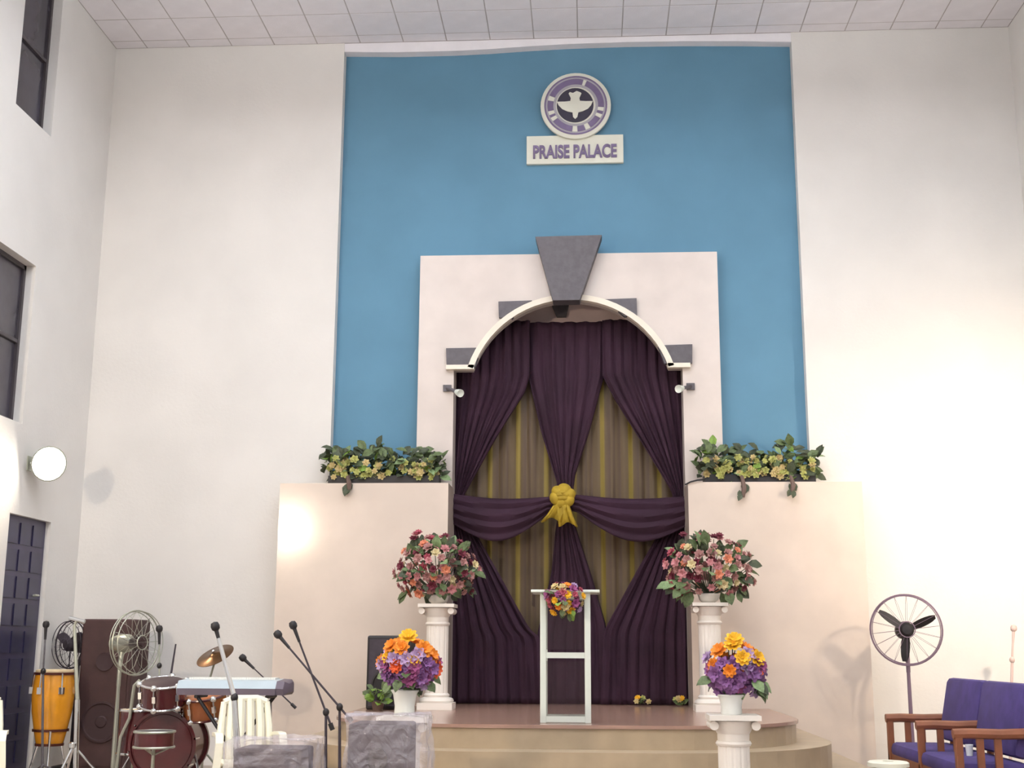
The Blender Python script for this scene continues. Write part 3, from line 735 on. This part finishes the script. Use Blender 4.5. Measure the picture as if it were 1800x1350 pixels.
# ------------------------------------------------------------------ loudspeakers
def speaker_box(name, pxa, pxb, pyt, z0, Y, depth, label, body, driver_py, woofer=True, group=None):
    A, C_ = at(pxa, pyt, Y), at(pxb, pyt, Y); zt_ = A.z; x = (A.x+C_.x)/2; wd = C_.x-A.x
    t = thing(name, (x, Y+depth/2, z0), label, 'speaker', group)
    B().cbox((x, Y+depth/2, (z0+zt_)/2), (wd, depth, zt_-z0), bev=0.02).build('cabinet', body, t); cabn = COL.objects[-1]
    h = zt_-z0
    b = B().cbox((x, Y-0.006, z0+h*0.5), (wd*0.88, 0.014, h*0.9)); b.build('grille', 'charcoal' if body != 'cab' else 'cab', t)
    m = Matrix.Rotation(PI/2, 3, 'X')
    rw = min(wd*0.38, h*0.24)
    B().lathe([(rw, 0.0), (rw, 0.02), (rw*0.9, 0.022), (rw*0.85, 0.008), (rw*0.3, 0.004), (rw*0.25, 0.016), (0.001, 0.018)], (x, Y-0.010, z0+h*0.33), 24, m).build('woofer', 'black' if body != 'cab' else 'cab_dark', cabn, True)
    B().lathe([(rw*0.45, 0.0), (rw*0.45, 0.02), (rw*0.3, 0.012), (0.001, 0.016)], (x, Y-0.010, z0+h*0.72), 20, m).build('tweeter', 'black' if body != 'cab' else 'cab_dark', cabn, True)
    return t, A, C_
speaker_box('loudspeaker', 146, 236, 1088, 0.0, -1.10, 0.55, 'tall dark brown loudspeaker beside the yellow conga', 'cab', None)
speaker_box('loudspeaker', 646, 722, 1117, ZP, -1.35, 0.40, 'black loudspeaker on the platform behind the left bouquet', 'black', None)
def wrapped(pxa, pxb, pyt, Y, depth, label, tilt, padl, padr):
    t, A, C_ = speaker_box('loudspeaker', pxa, pxb, pyt, 0.0, Y, depth, label, 'charcoal', None, group='plastic wrapped speakers in front')
    z0, zt_ = 0.0, A.z; x0, x1 = A.x-padl, C_.x+padr; y0, y1 = Y-0.05, Y+depth+0.04
    b = B(); n, mz = 40, 14; vs = []
    rnd = random.Random(int(pxa))
    per = [(x0, y0, x1, y0), (x1, y0, x1, y1), (x1, y1, x0, y1), (x0, y1, x0, y0)]
    ring = []
    for ax, ay, bx, by in per:
        for i in range(10): ring.append((ax+(bx-ax)*i/10, ay+(by-ay)*i/10))
    for j in range(mz+1):
        z = z0+0.01+(zt_+0.05-z0)*j/mz
        for x, y in ring:
            a = rnd.uniform(-1, 1)*0.018 + 0.012*math.sin(7*z+9*x)
            cx, cy = (x0+x1)/2, (y0+y1)/2; d = Vector((x-cx, y-cy, 0)).normalized()
            vs.append((x+d.x*a, y+d.y*a, z+(rnd.uniform(-1, 1)*0.014 if j == mz else 0)))
    nr = len(ring)
    fs = [(j*nr+i, j*nr+(i+1) % nr, (j+1)*nr+(i+1) % nr, (j+1)*nr+i) for j in range(mz) for i in range(nr)]
    vs.append(((x0+x1)/2, (y0+y1)/2, zt_+0.055)); fs += [(mz*nr+i, mz*nr+(i+1) % nr, len(vs)-1) for i in range(nr)]
    b.add(vs, fs); o = b.build('plastic_wrap', 'wrap', t); o['label'] = 'clear crumpled plastic wrapping'
wrapped(612, 718, 1272, -6.0, 0.42, 'upright speaker wrapped in clear plastic before the left low column', 0, 0.02, 0.12)
wrapped(410, 530, 1316, -6.3, 0.40, 'low speaker wrapped in clear plastic below the keyboard', 0, 0.05, 0.06)

# small green plant beside the black speaker
p = at(664, 1250, -1.62); p.z = ZP
t = thing('potted_plant', p, 'small bright green leafy plant at the foot of the black speaker', 'plant')
B().lathe([(0.05, 0), (0.07, 0.09), (0.075, 0.10), (0.05, 0.09)], p, 14).build('pot', 'stem', t, True)
for i in range(30):
    a = random.random()*6.28; put_leaf(t, LF[random.choice(['leaf_bright', 'leaf_bright', 'leaf'])], p+Vector((0.05*math.cos(a), 0.05*math.sin(a), random.uniform(0.08, 0.22))), (math.cos(a), math.sin(a)-0.3, random.uniform(-0.1, 0.9)), random.uniform(0.09, 0.14))

# ------------------------------------------------------------------ conga
YG = -1.5; p = at(97, 1178, YG); kk = 1/ppm(YG)
t = thing('conga_drum', (p.x, YG, 0), 'tall amber yellow conga drum on a stand next to the dark door', 'drum')
zt_ = p.z; zb_ = at(97, 1310, YG).z; hh = zt_-zb_; R0 = 33*kk
B().lathe([(R0*0.66, 0), (R0*0.80, hh*0.15), (R0*1.02, hh*0.45), (R0*1.08, hh*0.65), (R0*1.03, hh*0.85), (R0*0.98, hh*0.95), (R0*0.98, hh*0.97)], (p.x, YG, zb_), 32).build('shell', 'conga', t, True)
B().lathe([(R0*0.97, hh*0.965), (R0*0.97, hh), (R0*0.9, hh*1.01), (0.001, hh*1.012)], (p.x, YG, zb_), 32).build('drumhead', 'skin', t, True)
for f_, r_ in ((0.955, 1.02), (0.20, 0.89), (0.01, 0.70)):
    B().lathe([(R0*r_*0.97, -0.012), (R0*r_*1.04, -0.012), (R0*r_*1.04, 0.014), (R0*r_*0.97, 0.014)], (p.x, YG, zb_+hh*f_), 32).build('hoop', 'conga_rim', t, True)
for i in range(6):
    a = 2*PI*i/6+0.25; ca, sa = math.cos(a), math.sin(a); rr = R0*1.06
    b = B(); b.tube((p.x+rr*ca, YG+rr*sa, zb_+hh*0.96), (p.x+rr*1.05*ca, YG+rr*1.05*sa, zb_+hh*0.74), 0.008, None, 6); b.cbox((p.x+rr*1.03*ca, YG+rr*1.03*sa, zb_+hh*0.73), (0.045, 0.045, 0.07)); b.build('lug', 'chrome', t)
for i in range(3):
    a = 2*PI*i/3-PI/2+0.4; b = B(); b.path([(p.x+R0*0.9*math.cos(a), YG+R0*0.9*math.sin(a), zb_+hh*0.2), (p.x+R0*0.7*math.cos(a), YG+R0*0.7*math.sin(a), zb_-0.02), (p.x+R0*1.1*math.cos(a), YG+R0*1.1*math.sin(a), 0.01)], 0.013, 8); b.build('stand_leg', 'chrome', t, True)

# ------------------------------------------------------------------ pedestal fans
def fan(px, py, Y, rad, face, pole_px, label, cage='stone_dark', blade='black', motor='black', spokes=16, blade_a=0.0, group='pedestal fans'):
    c = at(px, py, Y); face = Vector(face).normalized(); m = align(face)
    pb_ = at(pole_px, py+60, Y); basex = pb_.x
    t = thing('pedestal_fan', (basex, Y+0.05, 0), label, 'fan', group)
    b = B()
    b.torus(c, rad, 0.009, m, 48, 6); b.torus(c+face*0.06, rad*0.96, 0.005, m, 48, 5); b.torus(c-face*0.05, rad*0.97, 0.005, m, 48, 5)
    b.torus(c+face*0.085, rad*0.22, 0.006, m, 24, 5)
    for i in range(spokes):
        a = 2*PI*i/spokes; d = m @ Vector((math.cos(a), math.sin(a), 0))
        b.path([c+face*0.085+d*rad*0.2, c+face*0.07+d*rad*0.75, c+d*rad], 0.0022, 4)
        b.path([c-face*0.07+d*rad*0.2, c-face*0.06+d*rad*0.75, c+d*rad], 0.0022, 4)
    b.build('cage', cage, t)
    for i in range(3):
        a = blade_a+2*PI*i/3; d = m @ Vector((math.cos(a), math.sin(a), 0)); s = face.cross(d); vs = []
        for j in range(7):
            u = j/6; w2 = 0.036*(0.75+0.5*math.sin(PI*u)) if u < 0.99 else 0.02
            q = c+d*(rad*(0.1+0.80*u)); tw = face*0.028
            vs += [q-s*w2-tw+face*0.006, q+s*w2+tw+face*0.006, q+s*w2+tw-face*0.006, q-s*w2-tw-face*0.006]
        fs = [(0, 1, 2, 3), (24, 27, 26, 25)]
        for j in range(6):
            for e in range(4): fs.append((j*4+e, j*4+4+e, j*4+4+(e+1) % 4, j*4+(e+1) % 4))
        B().add(vs, fs).build('blade', blade, t, True)
    B().lathe([(0.001, 0.075), (0.05, 0.07), (0.078, 0.04), (0.078, -0.04), (0.001, -0.045)], c, 20, m).build('hub', blade, t, True)
    B().lathe([(0.001, -0.36), (0.07, -0.34), (0.095, -0.26), (0.095, -0.12), (0.05, -0.06), (0.001, -0.06)], c, 20, m).build('motor', motor, t, True)
    mp = c-face*0.2
    b = B(); b.path([mp+Vector((0, 0, -0.05)), (basex, Y+0.05, c.z-0.24), (basex, Y+0.05, c.z-0.45)], [0.03, 0.024, 0.022], 10); b.build('neck', cage, t, True)
    B().tube((basex, Y+0.05, c.z-0.42), (basex, Y+0.05, 0.04), 0.019, 0.026, 10).build('pole', cage, t, True)
    B().lathe([(0.001, 0.06), (0.05, 0.055), (0.20, 0.03), (0.24, 0.0), (0.001, 0.0)], (basex, Y+0.05, 0), 28).build('base', 'black', t, True)
    return t
fan(1593, 1107, -1.0, 0.375, (-0.12, -1, 0.02), 1598, 'black three-blade pedestal fan left of the blue sofa', cage='fan_grey', blade_a=0.30, spokes=18)
fan(240, 1130, -1.75, 0.335, (0.90, -0.44, 0.03), 206, 'grey pedestal fan turned aside before the brown loudspeaker', cage='steel', blade='acrylic', motor='steel', group='pedestal fans')
fan(124, 1133, -0.62, 0.27, (-0.5, -0.85, 0.0), 132, 'grey pedestal fan standing behind the silver stand near the door', cage='charcoal', blade='charcoal', motor='charcoal')

# ------------------------------------------------------------------ microphone stands
def mic_stand(Y, mic, pivot, foot, label, metal='charcoal', tail=None, micn=True, r=0.011, Ym=None, legs=True, group='microphone stands', micm='black'):
    Ym = Y if Ym is None else Ym
    P0, P1 = at(mic[0], mic[1], Ym), at(pivot[0], pivot[1], Y); F0 = at(foot[0], foot[1], Y); F0.z = 0.0
    t = thing('microphone_stand', F0, label, 'mic stand', group)
    B().path([F0+Vector((0, 0, 0.05)), F0.lerp(P1, 0.55), P1], [r*1.25, r*1.2, r], 10).build('pole', metal, t, True)
    d = (P0-P1).normalized()
    b = B(); b.tube(P1-d*(0.02 if tail is None else tail), P0, r*0.9, r*0.75, 8); boom = b.build('boom', metal, t, True)
    B().sphere(P1, min(r*2.6, 0.03), (1, 1, 1.2), 10).build('clutch', micm, t, True)
    if tail: B().tube(P1-d*(tail+0.06), P1-d*tail, r*1.9, None, 10).build('counterweight', 'black', boom, True)
    if micn:
        o = B().lathe([(0.012, -0.12), (0.016, -0.02), (0.017, 0.0), (0.032, 0.015), (0.036, 0.04), (0.028, 0.065), (0.001, 0.075)], P0+d*0.06, 14, align(d)).build('microphone', micm, boom, True)
    if legs:
        for i in range(3):
            a = 2*PI*i/3+0.5; B().path([F0+Vector((0, 0, 0.16)), F0+Vector((0.3*math.cos(a), 0.3*math.sin(a), 0.012))], [0.010, 0.010], 8).build('leg', metal, t, True)
    return t
mic_stand(-4.2, (501, 1130), (597, 1243), (598, 1400), 'black boom microphone stand, the nearer of the crossing pair beside the wrapped speaker', tail=0.10)
mic_stand(-4.0, (522, 1117), (573, 1252), (573, 1400), 'black boom microphone stand, the taller of the crossing pair beside the wrapped speaker', tail=0.10)
mic_stand(-5.15, (384, 1122), (412, 1226), (428, 1400), 'bright silver microphone stand leaning in front of the keyboard', metal='chrome', r=0.022)
mic_stand(-2.2, (280, 1122), (280, 1170), (280, 1400), 'slim upright microphone stand behind the drum kit', metal='steel', r=0.010)
mic_stand(-1.9, (80, 1114), (76, 1180), (73, 1380), 'slim dark microphone stand in front of the yellow conga', metal='stone_dark')
mic_stand(-2.6, (439, 1168), (476, 1203), (476, 1400), 'short boom microphone stand poking up behind the keyboard', tail=0.28, r=0.008)
mic_stand(-0.7, (1781, 1120), (1779, 1160), (1775, 1360), 'pale slim microphone stand against the front wall behind the sofa', metal='stand_pale', r=0.014, micm='stand_pale')
# silver boom stand in front of the conga with its bright clip
Y = -2.6; P0, P1, P2 = at(131, 1100, Y), at(136, 1230, Y), at(131, 1400, Y); P2.z = 0
t = thing('cymbal_stand', P2, 'bright silver stand between the yellow conga and the brown loudspeaker', 'stand')
B().path([P2+Vector((0, 0, .04)), P2.lerp(P1, 0.5), P1], [0.026, 0.026, 0.024], 12).build('pole', 'chrome', t, True)
B().path([P1, P0], [0.02, 0.016], 12).build('upper_pole', 'steel', t, True)
a_, c_ = at(122, 1086, Y), at(149, 1093, Y)
B().tube(a_, c_, 0.020, 0.020, 10).build('clip_bar', 'chrome', t, True)
B().tube(P0, (a_+c_)/2, 0.012).build('tilter', 'steel', t)
q = at(129, 1310, Y); B().lathe([(0.03, -.03), (0.045, -.02), (0.045, .02), (0.03, .03)], q, 14).build('collar', 'chrome', t, True)
for i in range(3):
    a = 2*PI*i/3+0.2; B().path([q, (P2.x+0.33*math.cos(a), P2.y+0.33*math.sin(a), 0.015)], 0.012, 8).build('leg', 'chrome', t, True)

# ------------------------------------------------------------------ drum kit
YD = -3.0; kk = 1/ppm(YD)
pc = at(283, 1315, YD); Rb = 0.30; zc_ = Rb+0.03
t = thing('drum_kit', (pc.x, YD, 0), 'maroon drum kit with chrome lugs at the left of the keyboard', 'drum kit')
mF = Matrix.Rotation(PI/2, 3, 'X')
bz = at(283, 1252, YD).z - 0.30; cc = Vector((pc.x+0.02, YD-0.02, bz))
B().lathe([(0.30, -0.40), (0.30, 0.0)], cc, 40, mF).build('bass_drum', 'maroon', t, True)
B().lathe([(0.285, 0.0), (0.28, 0.006), (0.001, 0.008)], cc, 40, mF).build('bass_drumhead', 'maroon', t, True)
for off in (0.0, -0.40): B().lathe([(0.30, off-0.02), (0.325, off-0.02), (0.325, off+0.02), (0.30, off+0.02)], cc, 40, mF, cap=False).build('hoop', 'maroon', t, True)
for i in range(8):
    a = 2*PI*i/8+0.2; d = Vector((math.cos(a), 0, math.sin(a)))
    B().tube(cc+d*0.318+Vector((0, -0.02, 0)), cc+d*0.318+Vector((0, 0.10, 0)), 0.011, None, 8).build('lug', 'chrome', t, True)
for sx_ in (-1, 1): B().path([cc+Vector((sx_*0.29, 0.05, -0.05)), Vector((cc.x+sx_*0.45, cc.y-0.12, 0.01))], 0.012, 8).build('spur', 'chrome', t, True)
def tom(px, py, Y, r, h, tilt, yawz, shell, nl, par):
    c0 = at(px, py, Y); m = rotz(yawz) @ Matrix.Rotation(tilt, 3, 'X')
    s = B().lathe([(r, -h/2), (r, h/2)], c0, 32, m).build('tom', shell, par, True); kit = par; par = s
    B().lathe([(r*0.99, h/2), (r*0.95, h/2+0.006), (0.001, h/2+0.007)], c0, 32, m).build('drumhead', 'cab_dark' if shell == 'maroon' else 'amber', par, True)
    B().lathe([(r*0.99, -h/2), (r*0.95, -h/2-0.006), (0.001, -h/2-0.007)], c0, 32, m).build('drumhead', 'black_gloss', par, True)
    for e in (-h/2, h/2): B().torus(c0+m @ Vector((0, 0, e)), r*1.03, 0.011, m, 32, 6).build('hoop', 'chrome' if shell == 'maroon' else 'maroon', par, True)
    for i in range(nl):
        a = 2*PI*i/nl+0.35; d = m @ Vector((math.cos(a), math.sin(a), 0)); zz = m @ Vector((0, 0, 1))
        b = B(); b.tube(c0+d*r*1.07+zz*h*0.5, c0+d*r*1.07-zz*h*0.5, 0.008, None, 8)
        b.sphere(c0+d*r*1.08+zz*h*0.5, 0.03); b.sphere(c0+d*r*1.08-zz*h*0.5, 0.03); b.cbox(c0+d*r*1.06, (0.03, 0.03, 0.06), m); b.build('lug', 'chrome', par, True)
    return c0
c1 = tom(287, 1219, YD-0.1, 0.20, 0.21, 0.25, 0.1, 'maroon', 6, t)
c2 = tom(360, 1238, YD+0.1, 0.21, 0.20, 0.30, -0.2, 'amber', 6, t)
B().path([cc+Vector((0.0, 0.15, 0.28)), c1+Vector((0.1, 0.1, -0.05)), ], 0.014, 8).build('tom_arm', 'chrome', t, True)
B().path([cc+Vector((0.05, 0.15, 0.28)), c2+Vector((-0.1, 0.1, -0.05)), ], 0.014, 8).build('tom_arm', 'chrome', t, True)
# snare on its stand in front
Y = -3.75; p = at(272, 1286, Y)
t = thing('snare_drum', (p.x, Y, 0), 'dark snare drum on a chrome stand in front of the kit', 'drum')
zt_ = p.z
B().lathe([(0.17, -0.13), (0.17, 0.0)], (p.x, Y, zt_), 32).build('shell', 'maroon', t, True)
for e in (-0.13, 0.0): B().torus((p.x, Y, zt_+e), 0.175, 0.011, None, 32, 6).build('hoop', 'steel', t, True)
B().lathe([(0.168, 0.0), (0.16, 0.006), (0.001, 0.007)], (p.x, Y, zt_), 32).build('drumhead', 'charcoal', t, True)
B().tube((p.x, Y, zt_-0.14), (p.x, Y, 0.12), 0.016, None, 10).build('stand_pole', 'steel', t, True)
for i in range(3):
    a = 2*PI*i/3+PI/6; B().path([(p.x, Y, 0.25), (p.x+0.28*math.cos(a), Y+0.28*math.sin(a), 0.012)], 0.010, 8).build('stand_leg', 'steel', t, True)
    B().path([(p.x, Y, zt_-0.2), (p.x+0.15*math.cos(a), Y+0.15*math.sin(a), zt_-0.135)], 0.009, 8).build('basket_arm', 'steel', t, True)
# floor tom left with its bent legs
Y = -2.7; p = at(232, 1262, Y)
t = thing('floor_tom', (p.x+0.1, Y, 0), 'dark maroon floor tom with bent pale legs left of the bass drum', 'drum')
cxf = p.x+0.10; zt_ = at(232, 1248, Y).z
B().lathe([(0.21, -0.40), (0.21, 0.0)], (cxf, Y, zt_), 32).build('shell', 'maroon', t, True)
for e in (-0.40, 0.0): B().torus((cxf, Y, zt_+e), 0.217, 0.012, None, 32, 6).build('hoop', 'chrome', t, True)
B().lathe([(0.208, 0.0), (0.2, 0.006), (0.001, 0.007)], (cxf, Y, zt_), 32).build('drumhead', 'skin', t, True)
pts = [at(x, y, Y-0.24) for x, y in ((246, 1196), (236, 1205), (228, 1262), (212, 1296), (206, 1345))]; pts.append(Vector((pts[-1].x-0.03, pts[-1].y, 0.01)))
B().path(pts, 0.017, 8).build('leg', 'steel', t, True)
for a in (0.3, 2.2): B().path([(cxf+0.225*math.cos(a), Y+0.225*math.sin(a), zt_-0.1), (cxf+0.23*math.cos(a), Y+0.23*math.sin(a), 0.12), (cxf+0.30*math.cos(a), Y+0.30*math.sin(a), 0.01)], 0.012, 8).build('leg', 'steel', t, True)
# cymbal on a stand
Y = -2.1; p = at(378, 1152, Y); dn = Vector((-0.28, -0.50, 0.84)).normalized(); m = align(dn)
foot = at(352, 1400, Y); foot.z = 0
t = thing('cymbal_stand', foot, 'tilted bronze cymbal on a stand above the keyboard', 'cymbal')
B().lathe([(0.198, -0.006), (0.198, -0.003), (0.07, 0.010), (0.05, 0.022), (0.03, 0.030), (0.001, 0.032), (0.001, 0.026), (0.045, 0.014), (0.07, 0.004)], p, 40, m, cap=False).build('cymbal', 'bronze', t, True)
B().path([p+dn*0.05, p-dn*0.03, Vector((foot.x, Y, p.z-0.35)), Vector((foot.x, Y, 0.03))], [0.007, 0.010, 0.012, 0.014], 8).build('pole', 'steel', t, True)
B().sphere(p+dn*0.05, 0.018).build('wing_nut', 'chrome', t, True)
for i in range(3):
    a = 2*PI*i/3; B().path([(foot.x, Y, 0.35), (foot.x+0.3*math.cos(a), Y+0.3*math.sin(a), 0.012)], 0.011, 8).build('leg', 'steel', t, True)
# bare rod stand
Y = -2.4; p = at(309, 1132, Y); q = at(299, 1196, Y); foot = at(298, 1400, Y); foot.z = 0
t = thing('cymbal_stand', foot, 'bare thin steel rod stand behind the drum kit', 'stand')
B().path([p, q, foot+Vector((0, 0, .02))], [0.008, 0.012, 0.014], 8).build('pole', 'charcoal', t, True)
for i in range(3):
    a = 2*PI*i/3+1; B().path([foot+Vector((0, 0, 0.35)), foot+Vector((0.3*math.cos(a), 0.3*math.sin(a), 0.012))], 0.011, 8).build('leg', 'steel', t, True)

# ------------------------------------------------------------------ keyboard, stand and plastic chairs
Y = -3.7; A, C_ = at(312, 1206, Y), at(505, 1206, Y); zk = at(400, 1221, Y).z; zk1 = at(400, 1193, Y).z
t = thing('keyboard', ((A.x+C_.x)/2, Y, zk), 'silver blue electronic keyboard on a stand behind the white chair', 'keyboard')
xa, xb_ = A.x, C_.x
prof = [(Y-0.02, zk), (Y-0.03, zk+0.055), (Y+0.02, zk1-0.02), (Y+0.30, zk1-0.005), (Y+0.33, zk1-0.03), (Y+0.33, zk)]
b = B(); n = len(prof); b.add([(xa, y, z) for y, z in prof]+[(xb_-0.10, y, z) for y, z in prof], [tuple(range(n)), tuple(range(2*n-1, n-1, -1))]+[(i, n+i, n+(i+1) % n, (i+1) % n) for i in range(n)])
b.build('body', 'key_body', t)
b = B(); b.add([(xb_-0.10, y, z) for y, z in prof]+[(xb_-0.03, y, z-0.004) for y, z in prof]+[(xb_, y*0.6+(Y+0.15)*0.4, (z-zk)*0.65+zk+0.02) for y, z in prof],
               [(i, n+i, n+(i+1) % n, (i+1) % n) for i in range(n)]+[(n+i, 2*n+i, 2*n+(i+1) % n, n+(i+1) % n) for i in range(n)]+[tuple(range(2*n, 3*n)), tuple(range(n-1, -1, -1))])
b.build('end_cap', 'key_dark', t, True)
B().box((xa+0.005, Y-0.034, zk-0.004), (xb_-0.10, Y+0.3, zk+0.052)).build('lower_panel', 'key_dark', t)
wk = (xb_-xa-0.2)/36
for i in range(36): B().box((xa+0.05+wk*i+0.001, Y+0.16, zk1-0.012), (xa+0.05+wk*(i+1)-0.001, Y+0.31, zk1+0.006)).build('key', 'white_gloss', t)
t = thing('keyboard_stand', ((A.x+C_.x)/2, Y+0.15, 0), 'dark crossed tube stand holding the keyboard', 'stand')
xm = (xa+xb_)/2
for yy in (Y+0.03, Y+0.27):
    sgn = 1 if yy < Y+0.1 else -1
    B().path([(xm-sgn*0.32, yy, zk-0.02), (xm+sgn*0.34, yy, 0.03)], 0.017, 8).build('leg', 'black', t, True)
for xx in (xm-0.32, xm+0.32): B().tube((xx, Y-0.02, zk-0.018), (xx, Y+0.30, zk-0.018), 0.016).build('support_arm', 'black', t, True)
for xx in (xm-0.34, xm+0.34): B().tube((xx, Y-0.05, 0.025), (xx, Y+0.35, 0.025), 0.016).build('foot_bar', 'black', t, True)

def plastic_chair(loc, label):
    t = thing('plastic_chair', loc, label, 'chair', 'white plastic armchairs'); x, y, z = loc
    B().cbox((x, y, z+0.43), (0.44, 0.42, 0.03), bev=0.012).build('seat', 'plastic', t, True)
    for sx_ in (-1, 1):
        X = x+sx_*0.255
        # front leg that runs up and bends back into the arm rest
        pts = [(X+sx_*0.03, y-0.24, z), (X+sx_*0.015, y-0.225, z+0.42), (X, y-0.215, z+0.60), (X, y-0.19, z+0.645), (X, y-0.13, z+0.66), (X, y+0.12, z+0.655), (X-sx_*0.01, y+0.24, z+0.64)]
        b = B(); vs = []
        for i, q in enumerate(pts):
            q = Vector(q); d = (Vector(pts[min(i+1, len(pts)-1)])-Vector(pts[max(i-1, 0)])).normalized(); nrm = Vector((1, 0, 0)); s2 = d.cross(nrm).normalized()
            for a, c3 in ((-1, -1), (1, -1), (1, 1), (-1, 1)): vs.append(q+nrm*a*0.030+s2*c3*0.014)
        fs = [(0, 1, 2, 3), tuple(len(vs)-4+k for k in (3, 2, 1, 0))]
        for i in range(len(pts)-1):
            for e in range(4): fs.append((i*4+e, i*4+4+e, i*4+4+(e+1) % 4, i*4+(e+1) % 4))
        b.add(vs, fs); b.build('arm_leg', 'plastic', t)
        B().path([(x+sx_*0.23, y+0.29, z), (x+sx_*0.21, y+0.22, z+0.42), (x+sx_*0.20, y+0.27, z+0.70), (x+sx_*0.18, y+0.32, z+0.90)], [0.026, 0.03, 0.03, 0.026], 8).build('back_post', 'plastic', t, True)
    B().path([(x-0.18, y+0.32, z+0.90), (x-0.10, y+0.335, z+0.93), (x+0.10, y+0.335, z+0.93), (x+0.18, y+0.32, z+0.90)], 0.028, 8).build('top_rail', 'plastic', t, True)
    for i in range(4):
        xx = x-0.1275+0.085*i; B().path([(xx, y+0.215, z+0.44), (xx, y+0.27, z+0.70), (xx*0.9+x*0.1, y+0.33, z+0.92)], 0.035, 6).build('back_slat', 'plastic', t, True)
    B().box((x-0.22, y-0.215, z+0.36), (x+0.22, y-0.20, z+0.42)).build('apron', 'plastic', t)
    return t
p = at(386, 1296, -4.75)
CR_ = 0.38
def chair_at(p, sx_):                             # put the given arm's front bend at p
    q = rotz(CR_) @ Vector((sx_*0.255, -0.215, 0)); return Vector((p.x-q.x, p.y-q.y, 0))
ch = plastic_chair((0, 0, 0), 'white plastic armchair in front of the keyboard stand'); ch.location = chair_at(p, -1); ch.rotation_euler = (0, 0, CR_)
p2 = at(4, 1294, -4.75)
ch2 = copy_tree(ch); ch2.location = chair_at(p2, 1); ch2['label'] = 'white plastic armchair cut by the left edge below the dark door'

# ------------------------------------------------------------------ sofa along the right side, stool, cup
XB = at(1665, 1193, -2.0).x; XF = at(1560, 1258, -2.0).x; Y0, Y1 = -2.0, -4.35
zbk = at(1665, 1193, -2.0).z; zar = at(1580, 1259, -2.0).z; zst = 0.47
t = thing('sofa', ((XB+XF)/2, (Y0+Y1)/2, 0), 'wooden framed sofa with blue cushions along the right side', 'sofa')
for yy in (Y0, (Y0+Y1)/2, Y1):
    b = B(); b.path([(XF-0.02, yy, zar-0.02), (XF+0.12, yy, zar-0.015), (XF+0.35, yy, zar-0.02), (XB+0.02, yy, zar-0.01), (XB+0.14, yy, zar+0.0)], 0.042, 8); b.build('arm_rest', 'wood', t, True)
    B().cbox((XF+0.02, yy, zar/2), (0.06, 0.06, zar-0.02), bev=0.008).build('front_post', 'wood', t)
    for xx in (XF+0.19, XF+0.33): B().cbox((xx, yy, (zar+0.30)/2), (0.055, 0.03, zar-0.30)).build('arm_slat', 'wood', t)
    B().cbox(((XF+XB)/2+0.05, yy, 0.32), (XB-XF+0.12, 0.04, 0.09)).build('side_rail', 'wood', t)
    B().path([(XB-0.02, yy, 0.0), (XB+0.02, yy, 0.5), (XB+0.12, yy, zbk-0.05)], 0.032, 8).build('back_post', 'wood', t, True)
B().cbox((XF+0.03, (Y0+Y1)/2, 0.33), (0.04, Y0-Y1-0.05, 0.10)).build('front_rail', 'wood', t)
B().cbox((XB+0.07, (Y0+Y1)/2, 0.62), (0.03, Y0-Y1-0.05, 0.08)).build('back_rail', 'wood', t)
B().cbox((XB+0.10, (Y0+Y1)/2, zbk-0.10), (0.03, Y0-Y1-0.05, 0.08)).build('back_rail', 'wood', t)
nC = 2; L = (Y0-Y1-0.08)/nC
mt = Matrix.Rotation(0.20, 3, 'Y')
for i in range(nC):
    yc_ = Y0-0.04-L*(i+0.5)
    o = B().cbox(((XF+XB)/2-0.01, yc_, zst-0.06), (XB-XF-0.02, L-0.015, 0.14), bev=0.05).build('seat_cushion', 'sofa_blue', t, True)
    o = B().cbox((XB-0.01, yc_, zst+0.02+(zbk-zst)*0.5), (0.15, L-0.02, (zbk-zst)*0.98), mt, bev=0.055).build('back_cushion', 'sofa_blue', t, True)
p = at(1705, 1334, -3.7); 
t = thing('cup', (p.x, -3.7, zst+0.01), 'small white cup standing on the blue sofa seat', 'cup')
B().lathe([(0.026, 0.0), (0.033, 0.09), (0.029, 0.09), (0.023, 0.01)], (p.x, -3.7, zst+0.012), 18).build('cup_body', 'white_gloss', t, True)
B().torus((p.x, -3.7, zst+0.102), 0.032, 0.003, None, 18, 5).build('cup_rim', 'white_gloss', t, True)
Y = -4.3; p = at(1561, 1338, Y); zt_ = p.z
t = thing('plastic_stool', (p.x, Y, 0), 'white plastic stool with a dark hole in its top in front of the sofa', 'stool')
B().lathe([(0.045, -0.015), (0.045, 0.0), (0.15, 0.0), (0.165, -0.01), (0.165, -0.04), (0.15, -0.03), (0.045, -0.015)], (p.x, Y, zt_), 28, cap=False).build('seat', 'plastic', t, True)
B().lathe([(0.044, -0.02), (0.001, -0.02)], (p.x, Y, zt_), 20, cap=False).build('hole', 'black', t)
for i in range(4):
    a = PI/4+PI/2*i; B().path([(p.x+0.13*math.cos(a), Y+0.13*math.sin(a), zt_-0.02), (p.x+0.19*math.cos(a), Y+0.19*math.sin(a), 0.0)], [0.028, 0.02], 8).build('leg', 'plastic', t, True)
